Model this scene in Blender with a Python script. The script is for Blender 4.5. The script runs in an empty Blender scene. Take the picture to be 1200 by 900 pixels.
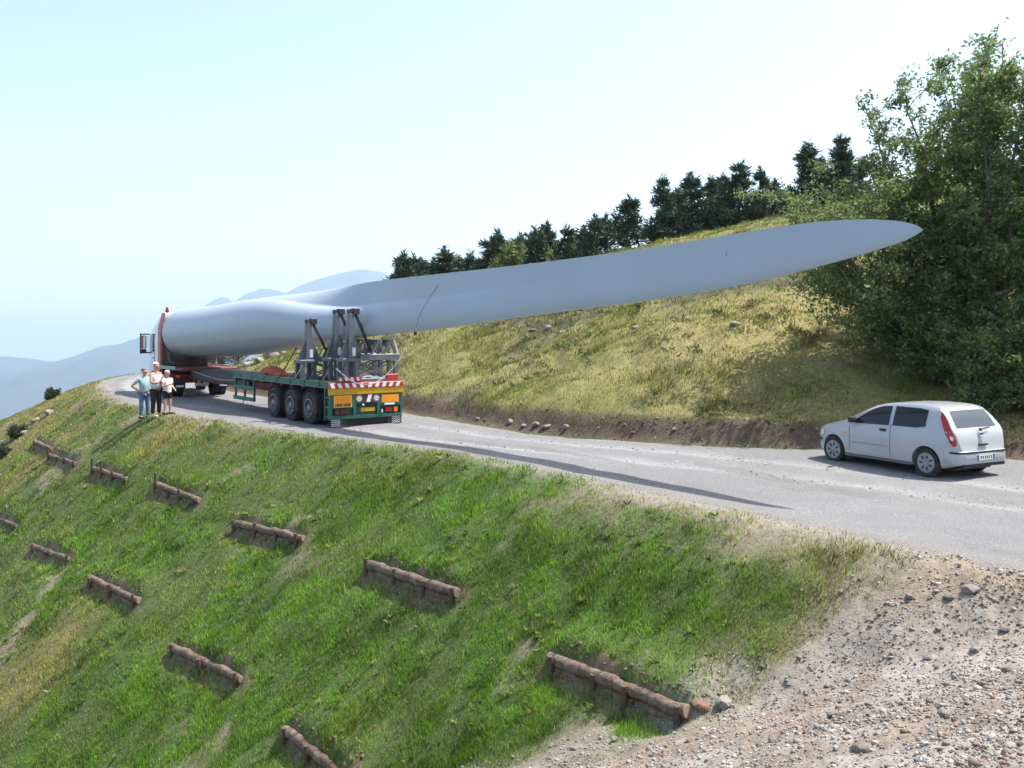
import bpy, bmesh, math, random
import numpy as np
from mathutils import Vector, Matrix, Euler

sc = bpy.context.scene
COL = sc.collection
R = math.radians
random.seed(7)
RNG = np.random.default_rng(11)

# ------------------------------------------------------------------ camera, sky, sun, exposure
EYE = 2.9
cd = bpy.data.cameras.new("camera"); cam = bpy.data.objects.new("camera", cd); COL.objects.link(cam)
cam.location = (0, 0, EYE); cam.rotation_euler = (R(90), 0, 0)
cd.sensor_width = 36.0; cd.lens = 33.0; cd.shift_y = -0.055
cd.clip_start = 0.1; cd.clip_end = 120000
sc.camera = cam

SUN_AZ, SUN_EL = R(72), R(61)
sdir = Vector((math.sin(SUN_AZ)*math.cos(SUN_EL), math.cos(SUN_AZ)*math.cos(SUN_EL), math.sin(SUN_EL)))
w = bpy.data.worlds.new("World"); sc.world = w; w.use_nodes = True
nt = w.node_tree
sky = nt.nodes.new("ShaderNodeTexSky"); sky.sky_type = 'NISHITA'; sky.sun_disc = False
sky.sun_elevation = SUN_EL; sky.sun_rotation = SUN_AZ
sky.altitude = 1000; sky.air_density = 1.0; sky.dust_density = 6.0; sky.ozone_density = 0.6
bg = nt.nodes["Background"]; bg.inputs[1].default_value = 0.15
nt.links.new(sky.outputs[0], bg.inputs[0])
sl = bpy.data.lights.new("sun", 'SUN'); sl.energy = 4.8; sl.angle = R(0.53); sl.color = (1, 0.955, 0.88)
so = bpy.data.objects.new("sun", sl); COL.objects.link(so)
so.rotation_euler = (-sdir).to_track_quat('-Z', 'Y').to_euler(); so.location = (30, 30, 60)
sc.view_settings.view_transform = 'Standard'; sc.view_settings.look = 'None'
sc.view_settings.gamma = 1.0; sc.view_settings.exposure = 0.98
sc.view_settings.use_curve_mapping = False
sc.render.engine = 'CYCLES'
sc.cycles.max_bounces = 6; sc.cycles.volume_bounces = 2; sc.cycles.transparent_max_bounces = 6

def pix(px, py, d):
    return Vector(((px-600)/1100*d, d, EYE-(py-384)/1100*d))

# ------------------------------------------------------------------ noise
def _hash(i, j, s):
    n = (i*374761393 + j*668265263 + s*974634777) & 0xffffffff
    n = ((n ^ (n >> 13))*1274126177) & 0xffffffff
    return ((n ^ (n >> 16)) & 0xffff)/65535.0
def vnoise(x, y, s=0):
    xi = np.floor(x).astype(np.int64); yi = np.floor(y).astype(np.int64)
    fx = x-xi; fy = y-yi; fx = fx*fx*(3-2*fx); fy = fy*fy*(3-2*fy)
    a = _hash(xi, yi, s); b = _hash(xi+1, yi, s); c = _hash(xi, yi+1, s); d = _hash(xi+1, yi+1, s)
    return a+(b-a)*fx+(c-a)*fy+(a-b-c+d)*fx*fy
def fbm(x, y, s=0, o=4):
    t = np.zeros_like(x, dtype=float); a = .5; f = 1.
    for k in range(o):
        t += a*(vnoise(x*f+17.3*k, y*f-9.1*k, s+k)-.5)*2; a *= .5; f *= 2.03
    return t
def sstep(a, b, x):
    t = np.clip((x-a)/(b-a), 0, 1); return t*t*(3-2*t)
def smax(a, b, k):
    h = np.clip(.5+.5*(a-b)/k, 0, 1); return b+(a-b)*h+k*h*(1-h)

# ------------------------------------------------------------------ road edges and terrain height
def smooth_poly(P, n=3):
    P = np.array(P, float)
    for _ in range(n):
        Q = [P[0]]
        for a, b in zip(P[:-1], P[1:]):
            Q += [a*.75+b*.25, a*.25+b*.75]
        Q.append(P[-1]); P = np.array(Q)
    return P
NE = smooth_poly([(60,-75),(22,-12),(15,-3),(10.5,4),(7.6,8.8),(6.1,11.2),(4.8,13.1),(3.9,14.4),(1.9,17.4),(-.8,21.5),(-4.7,26),
      (-7.8,28.9),(-12,33.2),(-15,37),(-18.2,42.5),(-21.2,48.5),(-23.4,55),(-23.5,64),(-20,76),(12,140)])
FE = smooth_poly([(75,-70),(34,-10),(24,4),(16,14.5),(11.6,20.2),(7.3,22.0),(4.3,23.2),(2.5,24.4),(0,27.2),(-2.6,31.2),
      (-5.8,36),(-10.6,40.6),(-15.0,46),(-17.8,54),(-17.5,64),(-14,76),(18,140)])
GX0, GX1, GY0, GY1, GS = -150., 170., -45., 210., .5
gx = np.arange(GX0, GX1, GS); gy = np.arange(GY0, GY1, GS)
def sdf_grid(P):
    X, Y = np.meshgrid(gx, gy); best = np.full(X.shape, 1e9); sg = np.ones(X.shape)
    for a, b in zip(P[:-1], P[1:]):
        d = b-a; L2 = d@d
        t = np.clip(((X-a[0])*d[0]+(Y-a[1])*d[1])/L2, 0, 1)
        dx = X-a[0]-t*d[0]; dy = Y-a[1]-t*d[1]
        q = dx*dx+dy*dy
        m = q < best
        best = np.where(m, q, best); sg = np.where(m, np.sign(d[0]*dy-d[1]*dx), sg)
    return np.sqrt(best)*sg           # positive on the left of the direction of travel
SN = sdf_grid(NE); SF = -sdf_grid(FE)
def glook(G, x, y):
    u = np.clip((x-GX0)/GS, 0, len(gx)-1.001); v = np.clip((y-GY0)/GS, 0, len(gy)-1.001)
    i = u.astype(int); j = v.astype(int); fu = u-i; fv = v-j
    return (G[j,i]*(1-fu)+G[j,i+1]*fu)*(1-fv)+(G[j+1,i]*(1-fu)+G[j+1,i+1]*fu)*fv
def s_near(x, y): return glook(SN, x, y)      # >0 : down the embankment
def s_far(x, y): return glook(SF, x, y)       # >0 : up the hillside
def road_z(x, y):
    return -.15*sstep(21, 27, y)+.12*sstep(40, 50, y)
def cam_plane(x, y):
    return np.minimum(1.3, 1.3+.302*x-.339*y)
def Hbase(x, y):
    x = np.asarray(x, float); y = np.asarray(y, float)
    sn = s_near(x, y); sf = s_far(x, y)
    z0 = road_z(x, y)
    k = .76+.10*sstep(22, 30, y)-.40*sstep(38, 52, y)
    s = np.maximum(sn-.25, 0)
    slope = -k*(np.sqrt(s*s+.36)-.6)
    sh = np.maximum(sf, 0)
    al = (x-5.9)*-.6+(y-21.8)*.8
    Rz = np.interp(al, [-60,-20,10,23,42,72,90,115], [14.5,13.2,11.6,10.2,7.6,7.0,4.5,-4])
    u = sh/33.
    bankh = (.33+.16*fbm(x*.3, y*.3, 41, 3))*(1-.35*sstep(36, 44, y))*(1-.75*sstep(8, 12, x))
    prof = np.where(u < 1, 1-np.abs(1-np.minimum(u, 1))**1.3, 1-.02*(sh-33)-.0006*(sh-33)**2)
    prof = np.maximum(prof, -6)
    hill = bankh*sstep(.15, .75, sh+.25*fbm(x*.9, y*.9, 40, 3)) + (np.maximum(Rz, -20)-.6)*prof*np.where(sf > 0, 1, 0)
    z = z0+np.where(sf > 0, hill, np.where(sn > 0, slope, 0))
    z = smax(z, cam_plane(x, y), .35)
    r = np.hypot(x, y)
    z = z*(1-sstep(140, 330, r))+np.minimum(z, -60)*sstep(140, 330, r)
    far = np.maximum(-.42*(r-150), -620)
    return np.where(r > 330, np.minimum(far, -60), z)

def ray_ground(px, py, lo=5., hi=120.):
    d = np.arange(lo, hi, .02); x = (px-600)/1100*d; z = EYE-(py-384)/1100*d
    h = Hbase(x, d); i = np.argmax(h >= z)
    if h[i] < z[i]: i = len(d)-1
    return Vector((x[i], d[i], float(h[i])))

# log retaining barriers, endpoints as seen on the embankment (pixels of top edge)
LOGS = [((645,772),(806,842),.115), ((432,665),(538,698),.12), ((277,616),(356,634),.12), ((182,570),(234,589),.12),
        ((110,551),(149,563),.11), ((58,534),(89,545),.11), ((41,519),(61,527),.11),
        ((202,758),(283,801),.11), ((106,681),(164,706),.11), ((39,641),(82,657),.10), ((-18,603),(20,618),.10), ((335,858),(408,916),.11)]
LOGW = []
for a, b, rad in LOGS:
    A = ray_ground(*a); B = ray_ground(*b)
    LOGW.append((A, B, rad))

def H(x, y, fine=True):
    x = np.asarray(x, float); y = np.asarray(y, float)
    z = Hbase(x, y); r = np.hypot(x, y)
    sn = s_near(x, y); sf = s_far(x, y)
    on_s = sstep(.2, 1.2, sn); on_h = sstep(.2, 1.5, sf)
    gp = cam_plane(x, y)
    near = 1-sstep(150, 250, r)
    z = z+near*(on_s*(.10*fbm(x*.6, y*.6, 3, 3)+.035*fbm(x*2.6, y*2.6, 8, 3)) +
                on_h*(.34*fbm(x*.22, y*.22, 5, 3)+.20*fbm(x*.9, y*.9, 12, 4)+.10*fbm(x*2.1, y*2.1, 13, 3)))
    band = np.exp(-((sf-.45)/.4)**2)
    z = z+near*band*.12*fbm(x*2.2, y*2.2, 21, 3)
    for A, B, rad in LOGW:
        m = (np.abs(x-(A.x+B.x)/2) < 3.5) & (np.abs(y-(A.y+B.y)/2) < 3.5)
        if not m.any(): continue
        xx = x[m]; yy = y[m]
        d = np.array([B.x-A.x, B.y-A.y]); L = np.hypot(*d); d /= L; n = np.array([-d[1], d[0]])
        if n @ np.array([-.8, -.6]) > 0: n = -n                  # n points uphill
        t = (xx-A.x)*d[0]+(yy-A.y)*d[1]; u = (xx-A.x)*n[0]+(yy-A.y)*n[1]
        ends = sstep(-.25, .1, t)*(1-sstep(L-.1, L+.25, t))
        hump = .20*sstep(-.02, .12, u)*(1-sstep(.15, .85, u))-.10*np.exp(-((u+.24)/.2)**2)
        z[m] += ends*hump
    return z
def h1(x, y): return float(H(np.array([x]), np.array([y]))[0])

# ------------------------------------------------------------------ object helpers
def link(o, parent=None):
    COL.objects.link(o)
    if parent is not None: o.parent = parent
    return o
def tag(o, label=None, cat=None, group=None, kind=None):
    if label: o["label"] = label
    if cat: o["category"] = cat
    if group: o["group"] = group
    if kind: o["kind"] = kind
    return o
def thing(name, label, cat, loc=(0,0,0), rotz=0., group=None):
    o = bpy.data.objects.new(name, None); o.empty_display_size = .3
    o.location = loc; o.rotation_euler = (0, 0, rotz); link(o)
    return tag(o, label, cat, group)
class MB:
    def __init__(s): s.v = []; s.f = []; s.m = []; s.mi = 0
    def add(s, vs, fs):
        b = len(s.v); s.v += [tuple(v) for v in vs]; s.f += [tuple(i+b for i in f) for f in fs]; s.m += [s.mi]*len(fs); return s
    def box(s, c, d, rot=None):
        hx, hy, hz = d[0]/2, d[1]/2, d[2]/2
        vs = [Vector((x,y,z)) for x in (-hx,hx) for y in (-hy,hy) for z in (-hz,hz)]
        if rot is not None:
            M3 = rot if isinstance(rot, Matrix) else Euler(rot).to_matrix(); vs = [M3 @ v for v in vs]
        c = Vector(c)
        return s.add([v+c for v in vs], [(0,1,3,2),(4,6,7,5),(0,4,5,1),(2,3,7,6),(0,2,6,4),(1,5,7,3)])
    def bbox(s, lo, hi):
        return s.box([(a+b)/2 for a, b in zip(lo, hi)], [abs(b-a) for a, b in zip(lo, hi)])
    def bev(s, lo, hi, b):          # box with chamfered edges along all three axes
        bm = bmesh.new(); bmesh.ops.create_cube(bm, size=1)
        for v in bm.verts: v.co = Vector([lo[i]+(v.co[i]+.5)*(hi[i]-lo[i]) for i in range(3)])
        bmesh.ops.bevel(bm, geom=list(bm.edges), offset=b, segments=2, affect='EDGES', profile=.6)
        bm.verts.index_update()
        s.add([v.co.copy() for v in bm.verts], [[v.index for v in f.verts] for f in bm.faces]); bm.free(); return s
    def bar(s, a, b, wd, ht=None, up=(0,0,1)):
        a = Vector(a); b = Vector(b); d = b-a; L = d.length; d.normalize(); up = Vector(up)
        if abs(d.dot(up)) > .98: up = Vector((0,1,0))
        x = d.cross(up).normalized(); z = x.cross(d)
        M3 = Matrix((x, d, z)).transposed()
        return s.box((a+b)/2, (wd, L, ht or wd), M3)
    def tube(s, pts, rad, n=8, cap=True):
        pts = [Vector(p) for p in pts]; k = len(pts)
        if not hasattr(rad, '__len__'): rad = [rad]*k
        b = len(s.v); ref = None
        for i, p in enumerate(pts):
            d = (pts[min(i+1,k-1)]-pts[max(i-1,0)])
            d = d.normalized() if d.length > 1e-9 else Vector((0,0,1))
            if ref is None: ref = d.orthogonal().normalized()
            ref = (ref-d*ref.dot(d)); ref = ref.normalized() if ref.length > 1e-6 else d.orthogonal().normalized()
            q = d.cross(ref)
            for j in range(n):
                a = 2*math.pi*j/n; s.v.append(tuple(p+(ref*math.cos(a)+q*math.sin(a))*rad[i]))
        fs = [(b+i*n+j, b+i*n+(j+1)%n, b+(i+1)*n+(j+1)%n, b+(i+1)*n+j) for i in range(k-1) for j in range(n)]
        if cap: fs += [tuple(b+j for j in range(n))[::-1], tuple(b+(k-1)*n+j for j in range(n))]
        s.f += fs; s.m += [s.mi]*len(fs); return s
    def lathe_x(s, prof, c=(0,0,0), n=28):      # prof: (x along axle, r)
        c = Vector(c); b = len(s.v); k = len(prof)
        for x, r in prof:
            for j in range(n):
                a = 2*math.pi*j/n; s.v.append((c.x+x, c.y+r*math.cos(a), c.z+r*math.sin(a)))
        fs = [(b+i*n+j, b+i*n+(j+1)%n, b+(i+1)*n+(j+1)%n, b+(i+1)*n+j) for i in range(k-1) for j in range(n)]
        s.f += fs; s.m += [s.mi]*len(fs); return s
    def prism(s, poly, axis, lo, hi):            # poly in the two other axes
        n = len(poly); vs = []
        for t in (lo, hi):
            for p in poly:
                q = list(p); q.insert(axis, t); vs.append(q)
        fs = [tuple(range(n))[::-1], tuple(range(n, 2*n))]+[(i, (i+1)%n, n+(i+1)%n, n+i) for i in range(n)]
        return s.add(vs, fs)
    def build(s, name, mats, parent=None, smooth=False, bevel=0.):
        me = bpy.data.meshes.new(name); me.from_pydata(s.v, [], s.f); 
        mats = mats if isinstance(mats, (list, tuple)) else [mats]
        for m in mats: me.materials.append(m)
        if len(mats) > 1: me.polygons.foreach_set("material_index", s.m)
        bm = bmesh.new(); bm.from_mesh(me); bmesh.ops.recalc_face_normals(bm, faces=bm.faces)
        if bevel: bmesh.ops.bevel(bm, geom=list(bm.edges), offset=bevel, segments=1, affect='EDGES')
        bm.to_mesh(me); bm.free()
        if smooth: shade(me, smooth if smooth is not True else 40)
        return link(bpy.data.objects.new(name, me), parent)
def shade(me, ang=40):
    me.polygons.foreach_set("use_smooth", [True]*len(me.polygons))
    bm = bmesh.new(); bm.from_mesh(me)
    for e in bm.edges:
        if len(e.link_faces) == 2 and e.calc_face_angle(0) > R(ang): e.smooth = False
    bm.to_mesh(me); bm.free()
def np_mesh(name, V, F, cols=None, mat=None, parent=None, smooth=False):
    V = np.asarray(V, np.float32); F = np.asarray(F, np.int32); n = F.shape[1]
    me = bpy.data.meshes.new(name); me.vertices.add(len(V)); me.vertices.foreach_set("co", V.ravel())
    me.loops.add(F.size); me.loops.foreach_set("vertex_index", F.ravel())
    me.polygons.add(len(F)); me.polygons.foreach_set("loop_start", np.arange(0, F.size, n, dtype=np.int32))
    if smooth: me.polygons.foreach_set("use_smooth", np.ones(len(F), bool))
    if cols is not None:
        c = np.ones((len(V), 4), np.float32); c[:, :3] = cols
        at = me.attributes.new("Col", 'FLOAT_COLOR', 'POINT'); at.data.foreach_set("color", c.ravel())
    if mat: me.materials.append(mat)
    me.update(calc_edges=True); me.validate()
    return link(bpy.data.objects.new(name, me), parent)

# ------------------------------------------------------------------ materials
MATS = {}
def mat(name, col, rough=.6, metal=0., var=.12, scale=6., bump=0., bscale=40., dirt=None, dirt_amt=.0, coat=0., attr=False, trans=0.):
    if name in MATS: return MATS[name]
    m = bpy.data.materials.new(name); m.use_nodes = True; t = m.node_tree; N = t.nodes; L = t.links
    b = N["Principled BSDF"]; b.inputs["Roughness"].default_value = rough; b.inputs["Metallic"].default_value = metal
    if coat: b.inputs["Coat Weight"].default_value = coat; b.inputs["Coat Roughness"].default_value = .06
    tc = N.new("ShaderNodeTexCoord")
    nz = N.new("ShaderNodeTexNoise"); nz.inputs["Scale"].default_value = scale; nz.inputs["Detail"].default_value = 6; nz.inputs["Roughness"].default_value = .65
    L.new(tc.outputs["Object"], nz.inputs["Vector"])
    mr = N.new("ShaderNodeMapRange"); mr.inputs[1].default_value = .3; mr.inputs[2].default_value = .7
    mr.inputs[3].default_value = 1-var; mr.inputs[4].default_value = 1+var
    L.new(nz.outputs["Fac"], mr.inputs[0])
    mx = N.new("ShaderNodeMix"); mx.data_type = 'RGBA'; mx.blend_type = 'MULTIPLY'; mx.inputs[0].default_value = 1
    if attr:
        a = N.new("ShaderNodeAttribute"); a.attribute_name = "Col"; L.new(a.outputs["Color"], mx.inputs[6])
    else: mx.inputs[6].default_value = (*col, 1)
    L.new(mr.outputs[0], mx.inputs[7])
    out = mx.outputs[2]
    if dirt:
        n2 = N.new("ShaderNodeTexNoise"); n2.inputs["Scale"].default_value = scale*.35; n2.inputs["Detail"].default_value = 8
        L.new(tc.outputs["Object"], n2.inputs["Vector"])
        m2 = N.new("ShaderNodeMapRange"); m2.inputs[1].default_value = .45; m2.inputs[2].default_value = .75; m2.inputs[4].default_value = dirt_amt
        L.new(n2.outputs["Fac"], m2.inputs[0])
        x2 = N.new("ShaderNodeMix"); x2.data_type = 'RGBA'; L.new(m2.outputs[0], x2.inputs[0]); L.new(out, x2.inputs[6]); x2.inputs[7].default_value = (*dirt, 1)
        out = x2.outputs[2]
    L.new(out, b.inputs["Base Color"])
    if bump:
        n3 = N.new("ShaderNodeTexNoise"); n3.inputs["Scale"].default_value = bscale; n3.inputs["Detail"].default_value = 5
        L.new(tc.outputs["Object"], n3.inputs["Vector"])
        bp = N.new("ShaderNodeBump"); bp.inputs["Strength"].default_value = bump; bp.inputs["Distance"].default_value = .02
        L.new(n3.outputs["Fac"], bp.inputs["Height"]); L.new(bp.outputs[0], b.inputs["Normal"])
    if trans:
        tl = N.new("ShaderNodeBsdfTranslucent"); ms = N.new("ShaderNodeMixShader"); ms.inputs[0].default_value = trans
        L.new(out, tl.inputs[0]); L.new(b.outputs[0], ms.inputs[1]); L.new(tl.outputs[0], ms.inputs[2])
        L.new(ms.outputs[0], N["Material Output"].inputs[0])
    MATS[name] = m; return m
def glass(name, col=(.02,.025,.03), rough=.03):
    if name in MATS: return MATS[name]
    m = mat(name, col, rough, var=.02); m.node_tree.nodes["Principled BSDF"].inputs["Specular IOR Level"].default_value = .35
    return m

GROUND = mat("ground_cover", (0,0,0), .95, var=.35, scale=9, bump=.9, bscale=22, attr=True)
ROADM = mat("crushed_gravel", (0,0,0), .95, var=.55, scale=34, bump=.7, bscale=120, attr=True)
GRASS = mat("grass_blades", (0,0,0), .75, var=.05, scale=1, attr=True, trans=.5)
LEAF = mat("leaves", (0,0,0), .6, var=.08, scale=1, attr=True, trans=.55)
NEEDLE = mat("needles", (0,0,0), .7, var=.1, scale=1, attr=True, trans=.12)
STONEM = mat("stone_chips", (0,0,0), .9, var=.2, scale=14, bump=.4, attr=True)
BARK = mat("bark", (.10,.085,.065), .9, var=.4, scale=12, bump=.8, bscale=30)
PINEBARK = mat("pine_bark", (.09,.06,.045), .9, var=.4, scale=8, bump=.8)
LOGM = mat("weathered_log", (.15,.095,.065), .95, var=.6, scale=26, bump=1., bscale=70, dirt=(.27,.23,.19), dirt_amt=.9)
STAKE = mat("stake_wood", (.09,.06,.042), .9, var=.35, scale=14, bump=.6)
ENDGR = mat("cut_wood", (.27,.19,.13), .85, var=.25, scale=20)
ROCK = mat("limestone", (.25,.225,.195), .9, var=.3, scale=5, bump=.8, bscale=18, dirt=(.13,.11,.085), dirt_amt=.8)
BLADEM = mat("blade_gelcoat", (.335,.395,.455), .32, var=.03, scale=.6, dirt=(.26,.28,.29), dirt_amt=.3)
CWHITE = mat("car_paint", (.38,.39,.415), .28, var=.02, scale=2, coat=.6, dirt=(.27,.26,.24), dirt_amt=.3)
TWHITE = mat("cab_paint", (.72,.72,.72), .35, var=.04, scale=3, coat=.3)
TRED = mat("red_paint", (.32,.025,.03), .45, var=.15, scale=5, coat=.2)
GREEN = mat("green_paint", (.008,.09,.06), .5, var=.18, scale=5, dirt=(.10,.13,.11), dirt_amt=.5)
PALEG = mat("worn_green_edge", (.22,.35,.29), .6, var=.2, scale=8)
REDOX = mat("red_oxide_steel", (.17,.035,.025), .65, var=.3, scale=5)
DARK = mat("dark_steel", (.035,.033,.034), .6, var=.3, scale=6)
BLACK = mat("black_rubber", (.016,.016,.017), .75, var=.25, scale=8, dirt=(.12,.11,.1), dirt_amt=.35)
TYRE = mat("tyre_rubber", (.018,.018,.019), .85, var=.3, scale=10, bump=.3, dirt=(.14,.125,.11), dirt_amt=.5)
RIM = mat("grey_rim", (.17,.18,.19), .4, metal=.5, var=.15, scale=8)
YELLOW = mat("yellow_paint", (.50,.28,.008), .5, var=.12, scale=6)
ORANGE = mat("orange_reflector", (.80,.27,.01), .4, var=.06)
ORANGE2 = mat("pale_orange_border", (.85,.45,.12), .4, var=.05)
SRED = mat("stripe_red", (.42,.03,.03), .45, var=.15, scale=8)
SWHITE = mat("stripe_white", (.72,.72,.70), .5, var=.1, scale=8)
GALV = mat("grey_steel", (.135,.15,.175), .5, metal=.35, var=.2, scale=5)
GALVL = mat("pale_steel", (.55,.56,.57), .45, metal=.2, var=.15, scale=5)
LAMPR = mat("red_lamp", (.38,.012,.015), .15, var=.05)
LAMPO = mat("amber_lamp", (.75,.2,.01), .2, var=.05)
ROPEM = mat("white_rope", (.66,.65,.61), .8, var=.1)
GLASSM = glass("dark_glass"); GLASSB = glass("hatch_glass", (.03,.045,.055), .04); GLASSB.node_tree.nodes["Principled BSDF"].inputs["Specular IOR Level"].default_value = .9
TARP = mat("red_tarp", (.36,.06,.03), .7, var=.25, scale=6)
SKIN = mat("skin", (.50,.27,.19), .55, var=.06, scale=12)
HAIRW = mat("white_hair", (.66,.64,.60), .7, var=.15, scale=30)
HAIRG = mat("grey_hair", (.15,.13,.12), .7, var=.2, scale=30)
CLOTH_T = mat("teal_shirt", (.30,.44,.46), .8, var=.18, scale=12)
CLOTH_W = mat("white_shirt", (.68,.69,.71), .8, var=.06, scale=12)
CLOTH_L = mat("pale_blue_vest", (.50,.60,.64), .8, var=.08, scale=12)
DENIM = mat("denim", (.09,.17,.31), .85, var=.18, scale=14)
BLACKC = mat("black_cloth", (.018,.016,.02), .85, var=.15, scale=14)
SHOE = mat("shoe_leather", (.05,.035,.03), .6)
SHOEL = mat("pale_shoe", (.5,.42,.32), .6)

# ------------------------------------------------------------------ ground sheet
def ground_masks(x, y):
    sn = s_near(x, y); sf = s_far(x, y)
    cp = cam_plane(x, y)
    base = Hbase(x, y)
    g1 = sstep(-.05, .45, cp-(base-.32)+.35*fbm(x*.9, y*.9, 60, 4))      # camera-side gravel track
    g2 = 1-sstep(10.9, 12.6, y-.18*(x-3)+1.3*fbm(x*.55, y*.55, 61, 4))     # gravel bank by the road
    gravel = np.clip(np.maximum(g1, g2*(sf < 0)), 0, 1)
    return sn, sf, gravel
def log_soil(x, y):
    m = np.zeros_like(x)
    for A, B, rad in LOGW:
        k = (np.abs(x-(A.x+B.x)/2) < 3) & (np.abs(y-(A.y+B.y)/2) < 3)
        if not k.any(): continue
        xx = x[k]; yy = y[k]
        d = np.array([B.x-A.x, B.y-A.y]); L = np.hypot(*d); d /= L; n = np.array([-d[1], d[0]])
        if n @ np.array([-.8, -.6]) > 0: n = -n
        t = (xx-A.x)*d[0]+(yy-A.y)*d[1]; u = (xx-A.x)*n[0]+(yy-A.y)*n[1]
        e = sstep(-.3, .0, t)*(1-sstep(L, L+.5, t))
        nz = .25*fbm(xx*2.2, yy*2.2, 70, 3)
        m[k] = np.maximum(m[k], e*np.maximum(sstep(-.12, .02, u)*(1-sstep(-.05, .14, u+nz)), .6*sstep(-.32, -.15, u+nz)*(1-sstep(-.1, .05, u))))
    return m
def mixc(a, b, t): return a*(1-t[:, None])+np.array(b)*t[:, None]
def ground_color(x, y):
    sn, sf, gravel = ground_masks(x, y)
    n = len(x); c = np.tile(np.array([.055,.085,.018]), (n, 1))
    dry = sstep(-.1, .55, fbm(x*.28, y*.28, 80, 4)+.25*sstep(24, 40, y)-.1)
    c = mixc(c, (.14,.12,.045), dry)
    c = mixc(c, (.20,.155,.11), .8*sstep(.36, .55, fbm(x*.8, y*.8, 82, 4)))
    hill = sstep(.1, .9, sf)
    ch = mixc(np.tile(np.array([.15,.14,.04]), (n, 1)), (.23,.19,.07), sstep(-.3, .4, fbm(x*.12, y*.12, 85, 4)))
    ch = mixc(ch, (.08,.075,.035), sstep(.1, .5, fbm(x*.35, y*.35, 86, 4)))
    c = c*(1-hill[:, None])+ch*hill[:, None]
    bank = np.exp(-((sf-.42)/.33)**2)*(sf > -.3)
    c = mixc(c, (.085,.055,.04), np.clip(bank*1.3, 0, 1))
    c = mixc(c, (.20,.125,.085), .85*log_soil(x, y))
    gcol = mixc(np.tile(np.array([.25,.225,.195]), (n, 1)), (.185,.145,.112), sstep(-.25, .35, fbm(x*.7, y*.7, 90, 4)+.2*sstep(9.5, 10.5, y)))
    gcol = mixc(gcol, (.27,.24,.205), sstep(.05, .6, fbm(x*3.1, y*3.1, 91, 3)))
    c = c*(1-gravel[:, None])+gcol*gravel[:, None]
    verge = np.exp(-((sn-.1)/.45)**2)*(1-gravel)
    vd = (1-sstep(.5, 1.9, sn+.7*fbm(x*.8, y*.8, 163, 4)))*(1-sstep(16.5, 19, y))*(sn > 0)
    c = mixc(c, (.21,.165,.115), vd*.8)
    c = mixc(c, (.20,.18,.145), np.clip(verge*.9, 0, 1))
    r = np.hypot(x, y)
    c = mixc(c, (.06,.085,.05), sstep(120, 300, r))
    return c
def make_ground():
    rr = [1.2]
    while rr[-1] < 130: rr.append(rr[-1]*(1.0095 if 5 < rr[-1] < 60 else 1.022))
    while rr[-1] < 17500: rr.append(rr[-1]*1.14)
    rr = np.array(rr)
    th = np.concatenate([np.arange(-180, -46, 4.), np.arange(-46, -34, .5), np.arange(-34, 33, .16), np.arange(33, 46, .5), np.arange(46, 180, 4.)])
    A, Rr = np.meshgrid(np.radians(th), rr); n = len(th); k = len(rr)
    x = (Rr*np.sin(A)).ravel(); y = (Rr*np.cos(A)).ravel()
    z = H(x, y)
    _, _, gr = ground_masks(x, y)
    rough = gr*(1-sstep(30, 60, np.hypot(x, y)))
    z += rough*(.05*fbm(x*4, y*4, 95, 3)+.07*fbm(x*1.3, y*1.3, 96, 3))
    inroad = (s_near(x, y) < -.15) & (s_far(x, y) < -.15) & (np.hypot(x, y) < 140)
    z = np.where(inroad, z-.05, z)
    c = ground_color(x, y)
    V = np.stack([x, y, z], 1)
    V = np.vstack([V, [[0, 0, 1.3]]]); c = np.vstack([c, c[:1]])
    i = np.arange(k-1)[:, None]*n; j = np.arange(n)[None, :]; j2 = (j+1) % n
    F = np.stack([(i+j), (i+j2), (i+n+j2), (i+n+j)], -1).reshape(-1, 4)[:, ::-1]
    o = np_mesh("ground", V, F, c, GROUND, smooth=True)
    tag(o, kind="structure"); return o
make_ground()

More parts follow.
